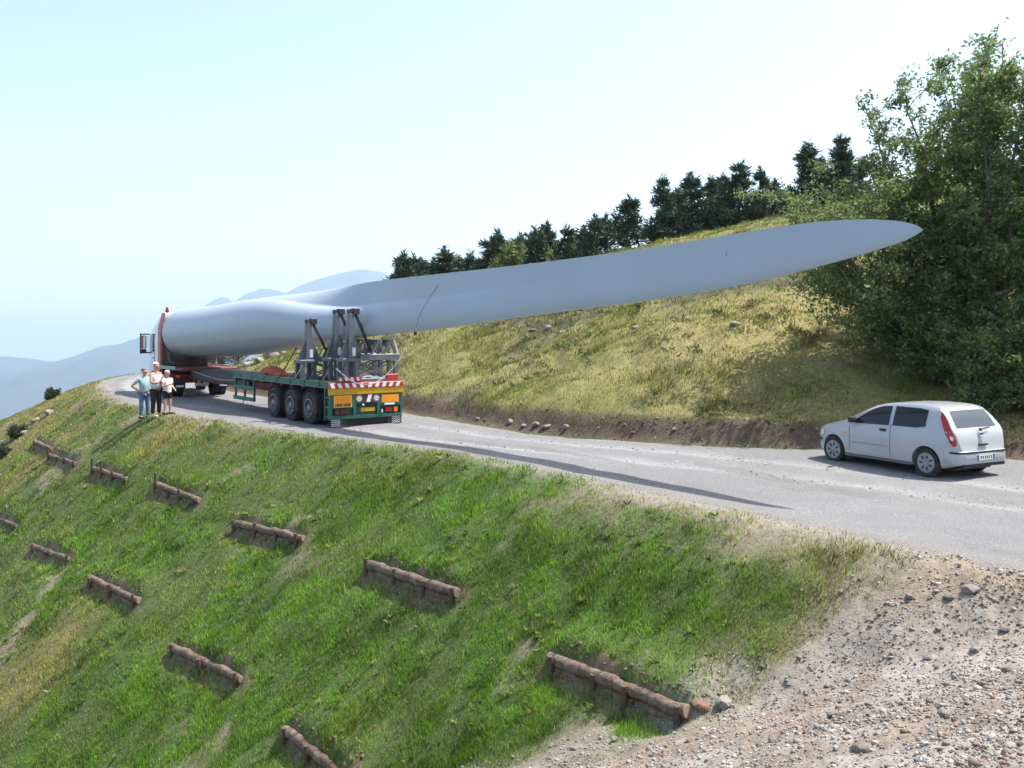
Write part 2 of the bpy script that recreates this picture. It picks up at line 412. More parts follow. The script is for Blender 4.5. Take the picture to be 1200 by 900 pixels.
def make_road():
    def resample(P, m):
        d = np.concatenate([[0], np.cumsum(np.hypot(*np.diff(P, axis=0).T))]); 
        return np.stack([np.interp(m, d, P[:, 0]), np.interp(m, d, P[:, 1])], 1), d[-1]
    # pair the two edges through near edge stations
    _, LN = resample(NE, np.array([0.]))
    m = [45.]; 
    while m[-1] < LN-45:
        m.append(m[-1]+(.16 if 70 < m[-1] < 135 else .5))
    E, _ = resample(NE, np.array(m))
    T = np.gradient(E, axis=0); T /= np.hypot(T[:, 0], T[:, 1])[:, None]; Nn = np.stack([T[:, 1], -T[:, 0]], 1)
    # width by marching to far edge
    W = np.zeros(len(E))
    for k in range(len(E)):
        q = E[k][None, :]+Nn[k][None, :]*np.arange(2.5, 14, .1)[:, None]
        f = s_far(q[:, 0], q[:, 1]); i = np.argmax(f > 0); W[k] = 2.5+.1*i if f[i] > 0 else 6
    W = np.convolve(np.pad(W, 12, mode='edge'), np.ones(25)/25, 'valid')
    nc = 46
    u = np.linspace(0, 1, nc)
    jag = .22*fbm(np.array(m)*.8, np.array(m)*0, 33, 4)
    jag2 = .25*fbm(np.array(m)*.7, np.array(m)*0+5, 34, 4)
    lo = -.15+jag; hi = W+.25+jag2
    S = lo[:, None]+(hi-lo)[:, None]*u[None, :]
    x = (E[:, 0][:, None]+Nn[:, 0][:, None]*S).ravel(); y = (E[:, 1][:, None]+Nn[:, 1][:, None]*S).ravel()
    uu = np.tile(u, (len(m), 1)).ravel(); ss = S.ravel(); ww = np.repeat(W, nc)
    edge = np.minimum(ss+.3, ww+.4-ss)
    mm = np.repeat(np.array(m), nc)
    c1 = ww*.5-.2+.25*np.sin(mm*.12)
    rut = np.exp(-((ss-c1+.95)/.32)**2)+np.exp(-((ss-c1-.95)/.32)**2)
    z = road_z(x, y)+.03-.03*rut+.03*fbm(x*.8, y*.8, 44, 3)+.003*fbm(x*5, y*5, 45, 2)
    z = smax(z, cam_plane(x, y)+.03, .1)
    z -= .10*(1-sstep(0, .35, edge))
    n = len(x)
    c = np.tile(np.array([.165,.165,.165]), (n, 1))
    c = mixc(c, (.255,.253,.25), np.clip(rut*.8+.35*fbm(x*.5, y*.5, 47, 3)+.35*fbm(x*3.5, y*3.5, 49, 3), 0, 1))
    c = mixc(c, (.105,.10,.097), sstep(.0, .5, fbm(mm*.25, ss*1.6, 48, 4))*.6)
    c = mixc(c, (.22,.195,.165), (1-sstep(.1, .9, edge))*.7)
    k = len(m); i = np.arange(k-1)[:, None]*nc; j = np.arange(nc-1)[None, :]
    F = np.stack([i+j, i+j+1, i+nc+j+1, i+nc+j], -1).reshape(-1, 4)
    o = np_mesh("road", np.stack([x, y, z], 1), F, c, ROADM, smooth=True)
    tag(o, kind="structure")
make_road()
def ground_at(x, y):
    if s_near(np.array([x]), np.array([y]))[0] < 0 and s_far(np.array([x]), np.array([y]))[0] < 0:
        return float(road_z(x, np.array([y]))[0])+.01
    return h1(x, y)

# ------------------------------------------------------------------ far mountains and haze
MTN = mat("far_forest_and_rock", (.028,.046,.07), .95, var=.4, scale=.004)
def mountain(prof, D, depth, name, seed):
    px = np.array([p[0] for p in prof], float); py = np.array([p[1] for p in prof], float)
    X = np.linspace(px[0], px[-1], 420); yk = np.interp(X, px, py)+np.interp(X, px, px*0)
    yk = yk+2.2*fbm(X*.05, X*0, seed, 4)
    wx = (X-600)/1100*D; zk = EYE-(yk-384)/1100*D
    rows = 36; V = []
    for q in range(rows):
        t = q/(rows-1)*2-1
        yy = D+t*depth
        f = (1-abs(t))**.9
        rid = fbm(wx*.0012+t*.7, np.full_like(wx, t*3.)+wx*.0002, seed+5, 5)*(1-f)*f*2.2
        z = -640+(zk+640)*np.clip(f+rid*.5, -.02, 1.02)
        V.append(np.stack([wx*(1+t*depth/D*.0), np.full_like(wx, yy), z], 1))
    V = np.concatenate(V); n = len(X)
    i = np.arange(rows-1)[:, None]*n; j = np.arange(n-1)[None, :]
    F = np.stack([i+j, i+j+1, i+n+j+1, i+n+j], -1).reshape(-1, 4)
    o = np_mesh(name, V, F, None, MTN, smooth=True); tag(o, kind="structure")
mountain([(-900,470),(-500,432),(-250,420),(-100,426),(0,416),(40,420),(72,425),(95,414),(130,403),(150,399),(172,392),(205,388),(240,394),(300,405),(420,420),(600,440)], 8500, 3000, "mountain_range", 3)
mountain([(120,440),(200,402),(240,360),(252,351),(262,347),(271,353),(280,351),(292,344),(308,337),(322,337),(338,340),(352,333),(372,325),(392,319),(412,315),(432,312),(448,314),(460,321),(480,330),(520,322),(560,332),(640,318),(740,306),(800,318),(920,250),(940,246),(1000,275),(1200,330),(1600,420)], 12500, 4000, "mountain_range", 9)

def make_haze():
    m = bpy.data.materials.new("haze_air"); m.use_nodes = True; t = m.node_tree
    t.nodes.remove(t.nodes["Principled BSDF"])
    v = t.nodes.new("ShaderNodeVolumePrincipled")
    v.inputs["Color"].default_value = (.70,.86,1.0,1); v.inputs["Density"].default_value = 0.65e-4
    v.inputs["Anisotropy"].default_value = .25
    t.links.new(v.outputs[0], t.nodes["Material Output"].inputs["Volume"])
    b = MB(); b.bbox((-21000,-21000,-700), (21000,21000,1900))
    o = b.build("haze", m); tag(o, "pale blue haze filling the valley air", "haze", kind="stuff")
make_haze()

# ------------------------------------------------------------------ wind turbine blade
TH = Vector((-.6, .8, 0)); TR = Vector((.8, .6, 0)); TRO = Vector((-4.5, 29.1, -.15)); TPHI = math.atan2(.6, .8)
def make_blade():
    root = Vector((-14.9, 43.0, 0)); u = Vector((.62, -.785, 0)).normalized()
    hv = Vector((-u.y, u.x, 0)); hv = -hv if hv.dot(Vector((0,-1,0))) < 0 else hv      # toward the valley side
    tab = [(222,361.5,418),(240,359.5,418.5),(260,357,418),(300,350,415.5),(330,345,411.5),(380,336.5,404),(430,329.5,395),(500,322,387.5),(600,311,373.5),
           (700,298.5,360),(800,284,346.5),(900,267.5,327.5),(960,259.5,312.5),(1000,257,301.5),(1030,257,292.5),(1050,258.5,286),(1065,261.5,280),(1076,265,274),(1081,268.5,270.5)]
    T = []
    for px, a, b in tab:
        k = (px-600)/1100; L = (k*root.y-root.x)/(u.x-k*u.y); d = root.y+u.y*L
        T.append((L, EYE-(a-384)/1100*d, EYE-(b-384)/1100*d))
    T = np.array(T); T[0, 0] = 0
    Ls = np.concatenate([np.linspace(0, T[-4, 0], 74), np.linspace(T[-4, 0], T[-1, 0], 14)[1:]])
    def herm(xs, X, Y):
        m = np.gradient(Y, X); i = np.clip(np.searchsorted(X, xs)-1, 0, len(X)-2); hh_ = X[i+1]-X[i]; t_ = (xs-X[i])/hh_
        return (2*t_**3-3*t_**2+1)*Y[i]+(t_**3-2*t_**2+t_)*hh_*m[i]+(-2*t_**3+3*t_**2)*Y[i+1]+(t_**3-t_**2)*hh_*m[i+1]
    zt = herm(Ls, T[:, 0], T[:, 1]); zb = herm(Ls, T[:, 0], T[:, 2])
    n = 88; ph = np.linspace(0, 2*np.pi, n, endpoint=False); V = []
    for L, a, b in zip(Ls, zt, zb):
        bl = float(sstep(6.5, 17., L)); th = math.radians(float(np.interp(L, [0, 6, 11, 15, 19, 28, 36], [15, 20, 45, 74, 84, 87, 88])))
        tc = float(np.interp(L, [0, 6, 13, 20, 28, 36], [1, .8, .5, .28, .2, .17]))
        x = (1+np.cos(ph))/2                          # 0 leading edge, 1 trailing edge
        near = np.sin(ph) >= 0
        yn = tc*.8*np.sqrt(x)*(1-x)**1.7*1.45; yf = -tc*1.2*np.sqrt(x)*(1-x)**.95*1.1
        wh = float(1-sstep(19, 27, L)); hump = tc*(.50*np.sqrt(np.clip(1-((x-.28)/.30)**2, 0, 1))+.02*(1-x)); yn = yn*(1-wh)+hump*wh
        air = np.stack([x-.32, np.where(near, yn, yf)], 1)
        cir = np.stack([np.cos(ph)*.5, np.sin(ph)*.5], 1)
        P = cir*(1-bl)+air*bl
        e = np.array([-math.cos(th), math.sin(th)]); q = np.array([math.sin(th), math.cos(th)])
        hh = P[:, :1]*e+P[:, 1:]*q                   # columns: toward viewer side, up
        lo, hi = hh[:, 1].min(), hh[:, 1].max(); k = (a-b)/(hi-lo)
        hh = hh*k; hh[:, 1] += b-lo*k
        for h_, v_ in hh:
            p = root+u*L+hv*float(h_); V.append((p.x, p.y, float(v_)))
    m = MB(); k = len(Ls); fs = [(i*n+j, i*n+(j+1) % n, (i+1)*n+(j+1) % n, (i+1)*n+j) for i in range(k-1) for j in range(n)]
    fs.append(tuple(range((k-1)*n, k*n)))
    m.add(V, fs)
    t = thing("wind_turbine_blade", "huge pale grey wind turbine blade lying on the truck and overhanging far behind it", "turbine blade", tuple(root))
    inv = Matrix.Translation(-root)
    o = m.build("blade_shell", BLADEM, None, smooth=60); o.data.transform(inv); o.parent = t
    # root end: recessed dark ring and bulkhead disc
    zc = (zt[0]+zb[0])/2; r = (zt[0]-zb[0])/2
    rm = MB(); ring = []
    for rr, off in ((r*.995, -.0), (r*1.0, -.06), (r*.92, -.06), (r*.90, .2), (.02, .2)):
        ring.append([(root+u*off+hv*(rr*math.cos(a_)))[:2]+(zc+rr*math.sin(a_),) for a_ in np.linspace(0, 2*np.pi, 40, endpoint=False)])
    vs = [p for q in ring for p in q]; fs = [(i*40+j, i*40+(j+1) % 40, (i+1)*40+(j+1) % 40, (i+1)*40+j) for i in range(4) for j in range(40)]
    rm.add(vs, fs); o = rm.build("root_flange", GALVL, None, smooth=40); o.data.transform(inv); o.parent = t
    # surface helper: point on the viewer-side surface seen at a pixel
    from mathutils.bvhtree import BVHTree
    bv = BVHTree.FromPolygons([Vector(v) for v in V], fs if False else [(i*n+j, i*n+(j+1) % n, (i+1)*n+(j+1) % n, (i+1)*n+j) for i in range(k-1) for j in range(n)])
    def onsurf(px, py):
        hit = bv.ray_cast(Vector((0, 0, EYE)), pix(px, py, 1)-Vector((0, 0, EYE)))
        return hit[0], hit[1]
    pts = []
    for px, py in ((514,334),(508,343),(502,352),(496,362),(491,372),(488,383)):
        p, nn = onsurf(px, py)
        if p is not None: pts.append(p+nn*(.012 if nn.y < 0 else -.012))
    if len(pts) > 2:
        c = MB().tube(pts, .0045, 5).build("surface_cord", DARK, None); c.data.transform(inv); c.parent = t
    p, nn = onsurf(851, 297)
    if p is not None:
        nn = nn if nn.y < 0 else -nn
        c = MB(); c.bar(p+nn*.008+Vector((0,0,-.05)), p+nn*.008+Vector((.03,0,.05)), .02, .012)
        c = c.build("receptor_mark", DARK, None); c.data.transform(inv); c.parent = t
    return t, onsurf
BLADE, blade_surf = make_blade()

# ------------------------------------------------------------------ wheels
def truck_wheel(parent, c, side, R_=.5, W_=.34, dual=False, name="wheel"):
    s = side; W_ = .62 if dual else W_
    rim = MB(); x0 = s*W_/2
    rim.lathe_x([(x0*.55, .30), (x0*1.0, .305), (x0*1.02, .27), (x0*.72, .24), (x0*.62, .14), (x0*.95, .12), (x0*1.05, .07), (x0*1.05, .001)], c, 24)
    for k in range(8):
        a = k*math.pi/4; rim.box((c[0]+x0*.72, c[1]+.19*math.cos(a), c[2]+.19*math.sin(a)), (.03, .03, .03))
    o = rim.build(name, RIM, parent, smooth=35)
    t = MB()
    def tyre(cx, w):
        t.lathe_x([(cx-w/2*.8, .29), (cx-w/2, .36), (cx-w/2, R_-.07), (cx-w/2*.86, R_-.01), (cx-w*.2, R_), (cx-w*.19, R_-.02), (cx-w*.15, R_-.02), (cx-w*.14, R_), (cx+w*.14, R_), (cx+w*.15, R_-.02), (cx+w*.19, R_-.02), (cx+w*.2, R_), (cx+w/2*.86, R_-.01), (cx+w/2, R_-.07), (cx+w/2, .36), (cx+w/2*.8, .29), (cx-w/2*.8, .29)], c, 32)
    if dual: tyre(s*.16, .28); tyre(-s*.16, .28)
    else: tyre(0, W_)
    t.build("tyre", TYRE, o, smooth=35)
    return o

# ------------------------------------------------------------------ trailer
def make_trailer():
    t = thing("flatbed_trailer", "green three-axle extendable flatbed trailer with yellow and red-white striped rear", "trailer", tuple(TRO), TPHI)
    B = lambda lo, hi, n, m, p=t, bev=.008: MB().bbox(lo, hi).build(n, m, p, bevel=bev)
    for s in (-1, 1):
        o = B((s*1.25, .12, 1.22), (s*1.17, 8.1, 1.40), "side_rail", GREEN)
        B((s*1.262, .12, 1.205), (s*1.16, 8.1, 1.217), "worn_edge", PALEG, o, 0)
        for k in range(7): B((s*1.262, .7+k*1.1, 1.23), (s*1.252, .74+k*1.1, 1.39), "lashing_hook", DARK, o, 0)
    dk = MB()
    for k in range(9): dk.bbox((-1.16+k*.258, .12, 1.33), (-1.16+k*.258+.252, 8.1, 1.375))
    dk.build("deck", mat("deck_planks", (.16,.115,.08), .9, var=.35, scale=6), t)
    for s in (-1, 1):
        m = MB(); m.bbox((s*.55, .3, .78), (s*.40, 15.2, .82)); m.bbox((s*.485, .3, .82), (s*.465, 15.2, 1.22)); m.bbox((s*.55, .3, 1.22), (s*.40, 8.1, 1.26))
        m.build("main_beam", REDOX, t)
    for k in range(10):
        B((-1.16, .45+k*.85, 1.10), (1.16, .53+k*.85, 1.215), "cross_member", REDOX, t, 0)
    m = MB(); m.bbox((-.62, 8.12, .86), (.62, 14.6, 1.24)); m.bbox((-.66, 8.12, 1.24), (.66, 14.6, 1.28)); m.build("extension_beam", DARK, t, bevel=.01)
    m = MB(); m.bbox((-1.2, 14.2, 1.20), (1.2, 17.2, 1.32)); m.build("gooseneck", REDOX, t, bevel=.02)
    for s in (-1, 1): B((s*1.25, 15.0, 1.22), (s*1.205, 17.3, 1.37), "neck_rail", PALEG, t)
    # air hose hanging along the beam
    m = MB(); m.tube([(-.72, 8.2, 1.2), (-.75, 9.5, 1.02), (-.74, 11, .98), (-.72, 12.6, 1.06), (-.7, 14.2, 1.18)], .02, 6); m.build("air_hose", mat("grey_hose", (.3,.3,.3), .6), t, smooth=True)
    for y in (1.45, 2.85, 4.25):
        m = MB(); m.tube([(-1.0, y, .52), (1.0, y, .52)], .07, 10); m.bbox((-.7, y-.35, .60), (-.6, y+.35, .72)); m.bbox((.6, y-.35, .60), (.7, y+.35, .72)); m.build("axle", DARK, t, smooth=35)
        for s in (-1, 1):
            truck_wheel(t, (s*.98, y, .52), s, .52, dual=True)
            g = MB(); a0 = [math.radians(a) for a in range(20, 165, 12)]
            for a, b in zip(a0[:-1], a0[1:]):
                r0, r1 = .575, .60; P = [(math.cos(q)*r, math.sin(q)*r) for q, r in ((a, r0), (b, r0), (b, r1), (a, r1))]
                g.prism([(y+p[0], .52+p[1]) for p in P], 0, s*.68, s*1.25)
            g.build("mudguard", BLACK, t, smooth=30)
    for s in (-1, 1):      # side under-run guards
        for y in (8.0, 7.1, 6.2): B((s*1.2, y-.04, .42), (s*1.14, y+.04, 1.22), "guard_post", GREEN, t, 0)
        for z in (.42, .82): B((s*1.235, 6.1, z), (s*1.205, 8.1, z+.14), "guard_rail", GREEN, t)
        B((s*1.2, 7.2, .30), (s*1.16, 7.26, .42), "marker_tab", SWHITE, t, 0)
    # rear corner ladder post
    for s in (-1, 1):
        m = MB(); m.bbox((s*1.25, .34, .22), (s*1.19, .40, 1.2)); m.bbox((s*1.25, .10, .22), (s*1.19, .16, 1.2))
        for z in (.3, .6, .9): m.bbox((s*1.24, .16, z), (s*1.2, .34, z+.05))
        m.build("corner_frame", GREEN, t)
    # rear face (at y ~ 0)
    m = MB(); m.bbox((-1.25, .0, .26), (1.25, .08, .36)); m.bbox((-1.25, .0, .36), (-1.19, .08, 1.0)); m.bbox((1.19, .0, .36), (1.25, .08, 1.0))
    m.bbox((-.46, .0, .36), (-.38, .08, 1.0)); m.bbox((.36, .0, .36), (.44, .08, 1.0)); m.bbox((-1.19, .0, .60), (-.46, .08, 1.0)); m.bbox((.44, .0, .62), (1.19, .08, 1.0)); m.bbox((-.38, .0, .72), (.36, .08, 1.0))
    m.bbox((-1.19, .08, .36), (1.19, .10, .72))
    rp = m.build("rear_panel", GREEN, t)
    B((-1.27, -.03, 1.003), (1.27, .10, 1.20), "rear_bar", YELLOW, t, .012)
    wb = B((-1.27, -.05, 1.203), (1.27, .10, 1.36), "warning_bar", SRED, t, .008)
    for k in range(10):
        x0 = -1.22+k*.245; sl_ = .06 if k >= 5 else -.06
        MB().prism([(x0, 1.21), (x0+.12, 1.21), (x0+.12+sl_, 1.353), (x0+sl_, 1.353)], 1, -.056, -.0495).build("stripe", SWHITE, wb)
    wb2 = B((-.9, .14, 1.40), (-.1, .19, 1.53), "warning_board", SRED, t)
    for k in range(4):
        x0 = -.86+k*.2; MB().prism([(x0, 1.41), (x0+.09, 1.41), (x0+.05, 1.52), (x0-.04, 1.52)], 1, .13, .1395).build("stripe", SWHITE, wb2)
    for lo, hi, nm in (((-1.12, 0, .62), (-.52, 0, .98), "reflector_plate"), ((.52, 0, .70), (1.12, 0, .95), "reflector_plate")):
        o = B((lo[0], -.012, lo[2]), (hi[0], -.001, hi[2]), nm, ORANGE2, t, 0)
        z0 = lo[2]+(.14 if lo[0] < 0 else .025)
        B((lo[0]+.03, -.018, z0), (hi[0]-.03, -.0125, hi[2]-.025), "orange_field", ORANGE, o, 0)
        if lo[0] < 0:
            B((lo[0]+.03, -.017, lo[2]+.015), (hi[0]-.03, -.0125, z0-.008), "lettered_band", YELLOW, o, 0)
            g = MB(); random.seed(3)
            for x0 in (-1.07, -.79):
                for k in range(5):
                    xx = x0+k*.048; g.bbox((xx, -.021, lo[2]+.03), (xx+.014, -.0175, z0-.02))
                    g.bbox((xx+.014, -.021, lo[2]+.03+(k % 3)*.03), (xx+.036, -.0175, lo[2]+.047+(k % 3)*.03))
                    if k % 2: g.bbox((xx+.026, -.021, lo[2]+.03), (xx+.038, -.0175, z0-.03))
            tag(g.build("lettering", BLACKC, o), kind="stuff")
    for x in (-.27, .33):
        o = MB().lathe_y if False else None
        def disc(r, y0, y1, n, m_, p):
            g = MB(); k = 24; v = [(x+r*math.cos(2*math.pi*j/k), yy, .86+r*math.sin(2*math.pi*j/k)) for yy in (y0, y1) for j in range(k)]
            g.add(v, [tuple(range(k)), tuple(range(k, 2*k))]+[(j, (j+1) % k, k+(j+1) % k, k+j) for j in range(k)]); return g.build(n, m_, p)
        o = disc(.10, -.012, -.001, "speed_disc", SWHITE, t)
        disc(.088, -.015, -.0125, "red_ring", SRED, o); disc(.068, -.018, -.0155, "white_field", SWHITE, o)
        g = MB()
        for dx in (-.03, .012):
            g.bbox((x+dx, -.021, .83), (x+dx+.02, -.0185, .89))
        g.build("figure", SRED, o)
    B((-.12, -.008, .74), (.22, .0, .99), "centre_plate", mat("maroon_plate", (.06,.02,.025), .6), t, 0)
    MB().prism([(-.03, .75), (.10, .75), (.18, .985), (.05, .985)], 1, -.02, -.009).build("paper_notice", SWHITE, t)
    B((-.20, .03, .46), (.30, .045, .58), "number_plate", YELLOW, t, 0)
    B((-.26, .02, .60), (.32, .06, .68), "light_bar", BLACK, t, 0)
    B((-.16, -.02, .64), (-.10, .019, .70), "work_lamp", SWHITE, t, 0)
    for s in (-1, 1):
        o = B((s*.62, .01, .40), (s*1.10, .07, .56), "tail_light", BLACK, t)
        B((s*.66, -.004, .42), (s*.88, .009, .54), "red_lens", LAMPR if s > 0 else mat("dull_red_lens", (.12,.015,.015), .3), o, 0)
        B((s*.96, -.008, .41), (s*1.08, .0095, .55), "amber_lens", LAMPO if s > 0 else mat("dull_red_lens", (.12,.015,.015), .3), o, 0)
    B((.62, -.012, .63), (.98, -.001, .69), "small_plate", SWHITE, t, 0)
    B((.51, -.02, .40), (.55, .0, .50), "marker_lamp", SWHITE, t, 0)
    sk = B((-1.2, .12, .04), (1.2, .15, .30), "rubber_skirt", BLACK, t, 0)
    for s in (-1, 1):
        o = B((s*.74, .03, .02), (s*1.25, .05, .27), "mud_flap", BLACK, t, 0)
        x0 = .90 if s > 0 else -1.20
        for r_ in range(4):
            g = MB()
            for k in range(6):
                za = .045+r_*.058+(.022 if k % 2 else 0); zb_ = .045+r_*.058+(0 if k % 2 else .022)
                xa = x0+k*.05; g.prism([(xa, za), (xa+.05, zb_), (xa+.05, zb_+.02), (xa, za+.02)], 1, .024, .0295)
            g.build("zigzag_mark", SWHITE, o)
    return t
make_trailer()

def make_cradle(tpos, sc_, label, xo=0.):
    p = TRO+TH*tpos+TR*xo+Vector((0, 0, 1.375))
    t = thing("steel_cradle", label, "steel frame", tuple(p), TPHI, "grey steel blade cradles on the trailer")
    hb = .62*sc_; ht = .84*sc_; top = 2.22*sc_
    B = lambda lo, hi, n, m, pr=t: MB().bbox(lo, hi).build(n, m, pr, bevel=.008)
    B((-.68, -.25, 0), (1.28, -.15, .09), "base_beam", GALV); B((-.68, .15, 0), (1.28, .25, .09), "base_beam", GALV)
    for x in (-.62, -.22, 1.16):
        for y in (-.2, .2): B((x-.07, y-.055, .09), (x+.07, y+.055, hb), "upright", GALV)
    m = MB(); m.bbox((-.72, -.27, hb), (-.12, .27, hb+.10)); m.build("platform", GALV, t, bevel=.01)
    B((-.12, -.27, hb+.03), (1.26, -.13, ht), "cross_beam", GALV); B((-.12, .13, hb+.03), (1.26, .27, ht), "cross_beam", GALV)
    for y in (-.2, .2):
        m = MB(); m.bar((-.15, y, .12), (1.1, y, hb), .045); m.bar((-.15, y, hb), (1.1, y, .12), .045); m.build("cross_brace", GALV, t)
    m = MB(); z0 = hb+.10
    m.add([(-.46,-.13,z0),(-.20,-.13,z0),(-.20,.13,z0),(-.46,.13,z0),(-.40,-.085,top-.1),(-.24,-.085,top-.1),(-.24,.085,top-.1),(-.40,.085,top-.1)], [(0,1,2,3),(4,5,6,7),(0,1,5,4),(1,2,6,5),(2,3,7,6),(3,0,4,7)])
    m.build("post", GALV, t, bevel=.006)
    m = MB(); zz = z0+.55*(top-z0)
    m.prism([(-.70, z0), (-.46, z0), (-.405, zz)], 1, -.03, .03); m.prism([(-.20, z0), (.10, z0), (-.235, zz)], 1, -.03, .03)
    m.build("gusset", DARK if sc_ < 0 else GALV, t)
    m = MB(); m.bbox((-.42, -.09, top-.1), (-.36, .09, top+.03)); m.bbox((-.27, -.11, top-.13), (-.06, .11, top+.06)); m.bbox((-.36, -.05, top-.1), (-.27, .05, top-.05)); m.build("head_block", DARK, t, bevel=.01)
    m = MB(); m.bar((-.16, .0, top-.12), (.42, .0, ht), .07); m.build("diagonal_brace", DARK, t)
    B((-.34, -.137, z0+.08), (-.22, -.131, z0+.34), "white_tag", SWHITE)
    for x0 in (.42, .86):
        m = MB(); m.bar((x0-.12, -.2, ht), (x0+.12, -.2, ht+.42), .07); m.bar((x0+.3, -.2, ht), (x0+.14, -.2, ht+.42), .07)
        m.bar((x0-.12, .2, ht), (x0+.12, .2, ht+.42), .07); m.bar((x0+.3, .2, ht), (x0+.14, .2, ht+.42), .07); m.bbox((x0+.06, -.24, ht+.40), (x0+.2, .24, ht+.46)); m.build("trestle", GALV, t)
    m = MB(); m.add([(1.06,-.245,ht+.45),(1.20,-.245,ht),(1.26,-.245,ht),(1.12,-.245,ht+.45),(1.06,-.24,ht+.45),(1.20,-.24,ht),(1.26,-.24,ht),(1.12,-.24,ht+.45)], [(0,1,2,3),(4,5,6,7),(0,1,5,4),(1,2,6,5),(2,3,7,6),(3,0,4,7)])
    m.build("pale_end_plate", GALVL, t)
    m = MB()
    m.tube([(-.66, -.3, hb-.05), (-.9, -.45, .2), (-1.05, -.5, .02)], .022, 6); m.tube([(-.6, .3, hb+.5), (-.95, .5, .3), (-1.1, .6, .02)], .02, 6); m.build("lashing_chain", DARK, t)
make_cradle(.45, 1.0, "rearmost grey steel blade cradle beside the striped trailer tail")
make_cradle(1.45, 1.0, "middle grey steel blade cradle between the two others on the trailer")
make_cradle(2.45, .86, "shortest and foremost grey steel blade cradle standing apart on the trailer", -.5)

# crumpled red tarp and loose gear on the deck
def lump(name, c, sx, sy, sz, m, label, cat, seed, rz=0.):
    bm = bmesh.new(); bmesh.ops.create_icosphere(bm, subdivisions=3, radius=1)
    rs = np.random.default_rng(seed); off = rs.random(3)*50
    P = np.array([v.co for v in bm.verts]); f = 1+.38*fbm(P[:, 0]*2+off[0]+P[:, 2], P[:, 1]*2+off[1]-P[:, 2], seed, 3)
    for v, k in zip(bm.verts, f):
        v.co = Vector((v.co.x*sx*k, v.co.y*sy*k, max(v.co.z*k, -.12)*sz+.12*sz))
    me = bpy.data.meshes.new(name); bm.to_mesh(me); bm.free(); me.materials.append(m)
    o = bpy.data.objects.new(name, me); o.location = c; o.rotation_euler = (0, 0, rz); link(o); return tag(o, label, cat)
def on_deck(tp, x, z=1.377): return tuple(TRO+TH*tp+TR*x+Vector((0, 0, z)))
lump("tarpaulin", on_deck(5.9, -.55), .42, .75, .26, TARP, "crumpled red tarpaulin heaped on the trailer deck", "tarpaulin", 5, TPHI)
lump("cargo_strap", on_deck(4.6, -.9), .22, .32, .13, TARP, "small heap of red lashing strap ahead of the foremost cradle", "strap", 8, TPHI)
lump("chain_heap", on_deck(3.6, -.6), .28, .5, .14, DARK, "dark heap of chain on the deck ahead of the cradles", "chain", 9, TPHI)
o = MB().bbox((-.2, -.12, 0), (.2, .12, .2)).build("red_crate", SRED, bevel=.01); o.location = on_deck(.3, 1.02); o.rotation_euler = (0, 0, TPHI)
tag(o, "small red box at the right rear corner of the trailer deck", "box")
# white rope from the blade to the trailer
rp = [blade_surf(488, 385)[0] or pix(488, 385, 27.6)] + [pix(a, b, d) for a, b, d in ((486,391,27.9),(480,398,28.2),(475,409,28.5),(468,421,28.6),(459,433,28.65),(449,443,28.6),(440,448.5,28.55),(430,450.5,28.5),(420,449.5,28.4),(410,445.5,28.4),(401,438,28.6),(394,432,29.0))]
o = MB().tube(rp, .016, 6).build("rope", ROPEM, smooth=True); tag(o, "white rope hanging in a loop across the back of the trailer", "rope")
o = MB().tube([pix(487,381,27.55), pix(487,384,27.6), pix(486.5,392,27.8)], .045, 8).build("cord_toggle", BLACK); tag(o, "short black toggle hanging on the cord below the blade", "toggle")

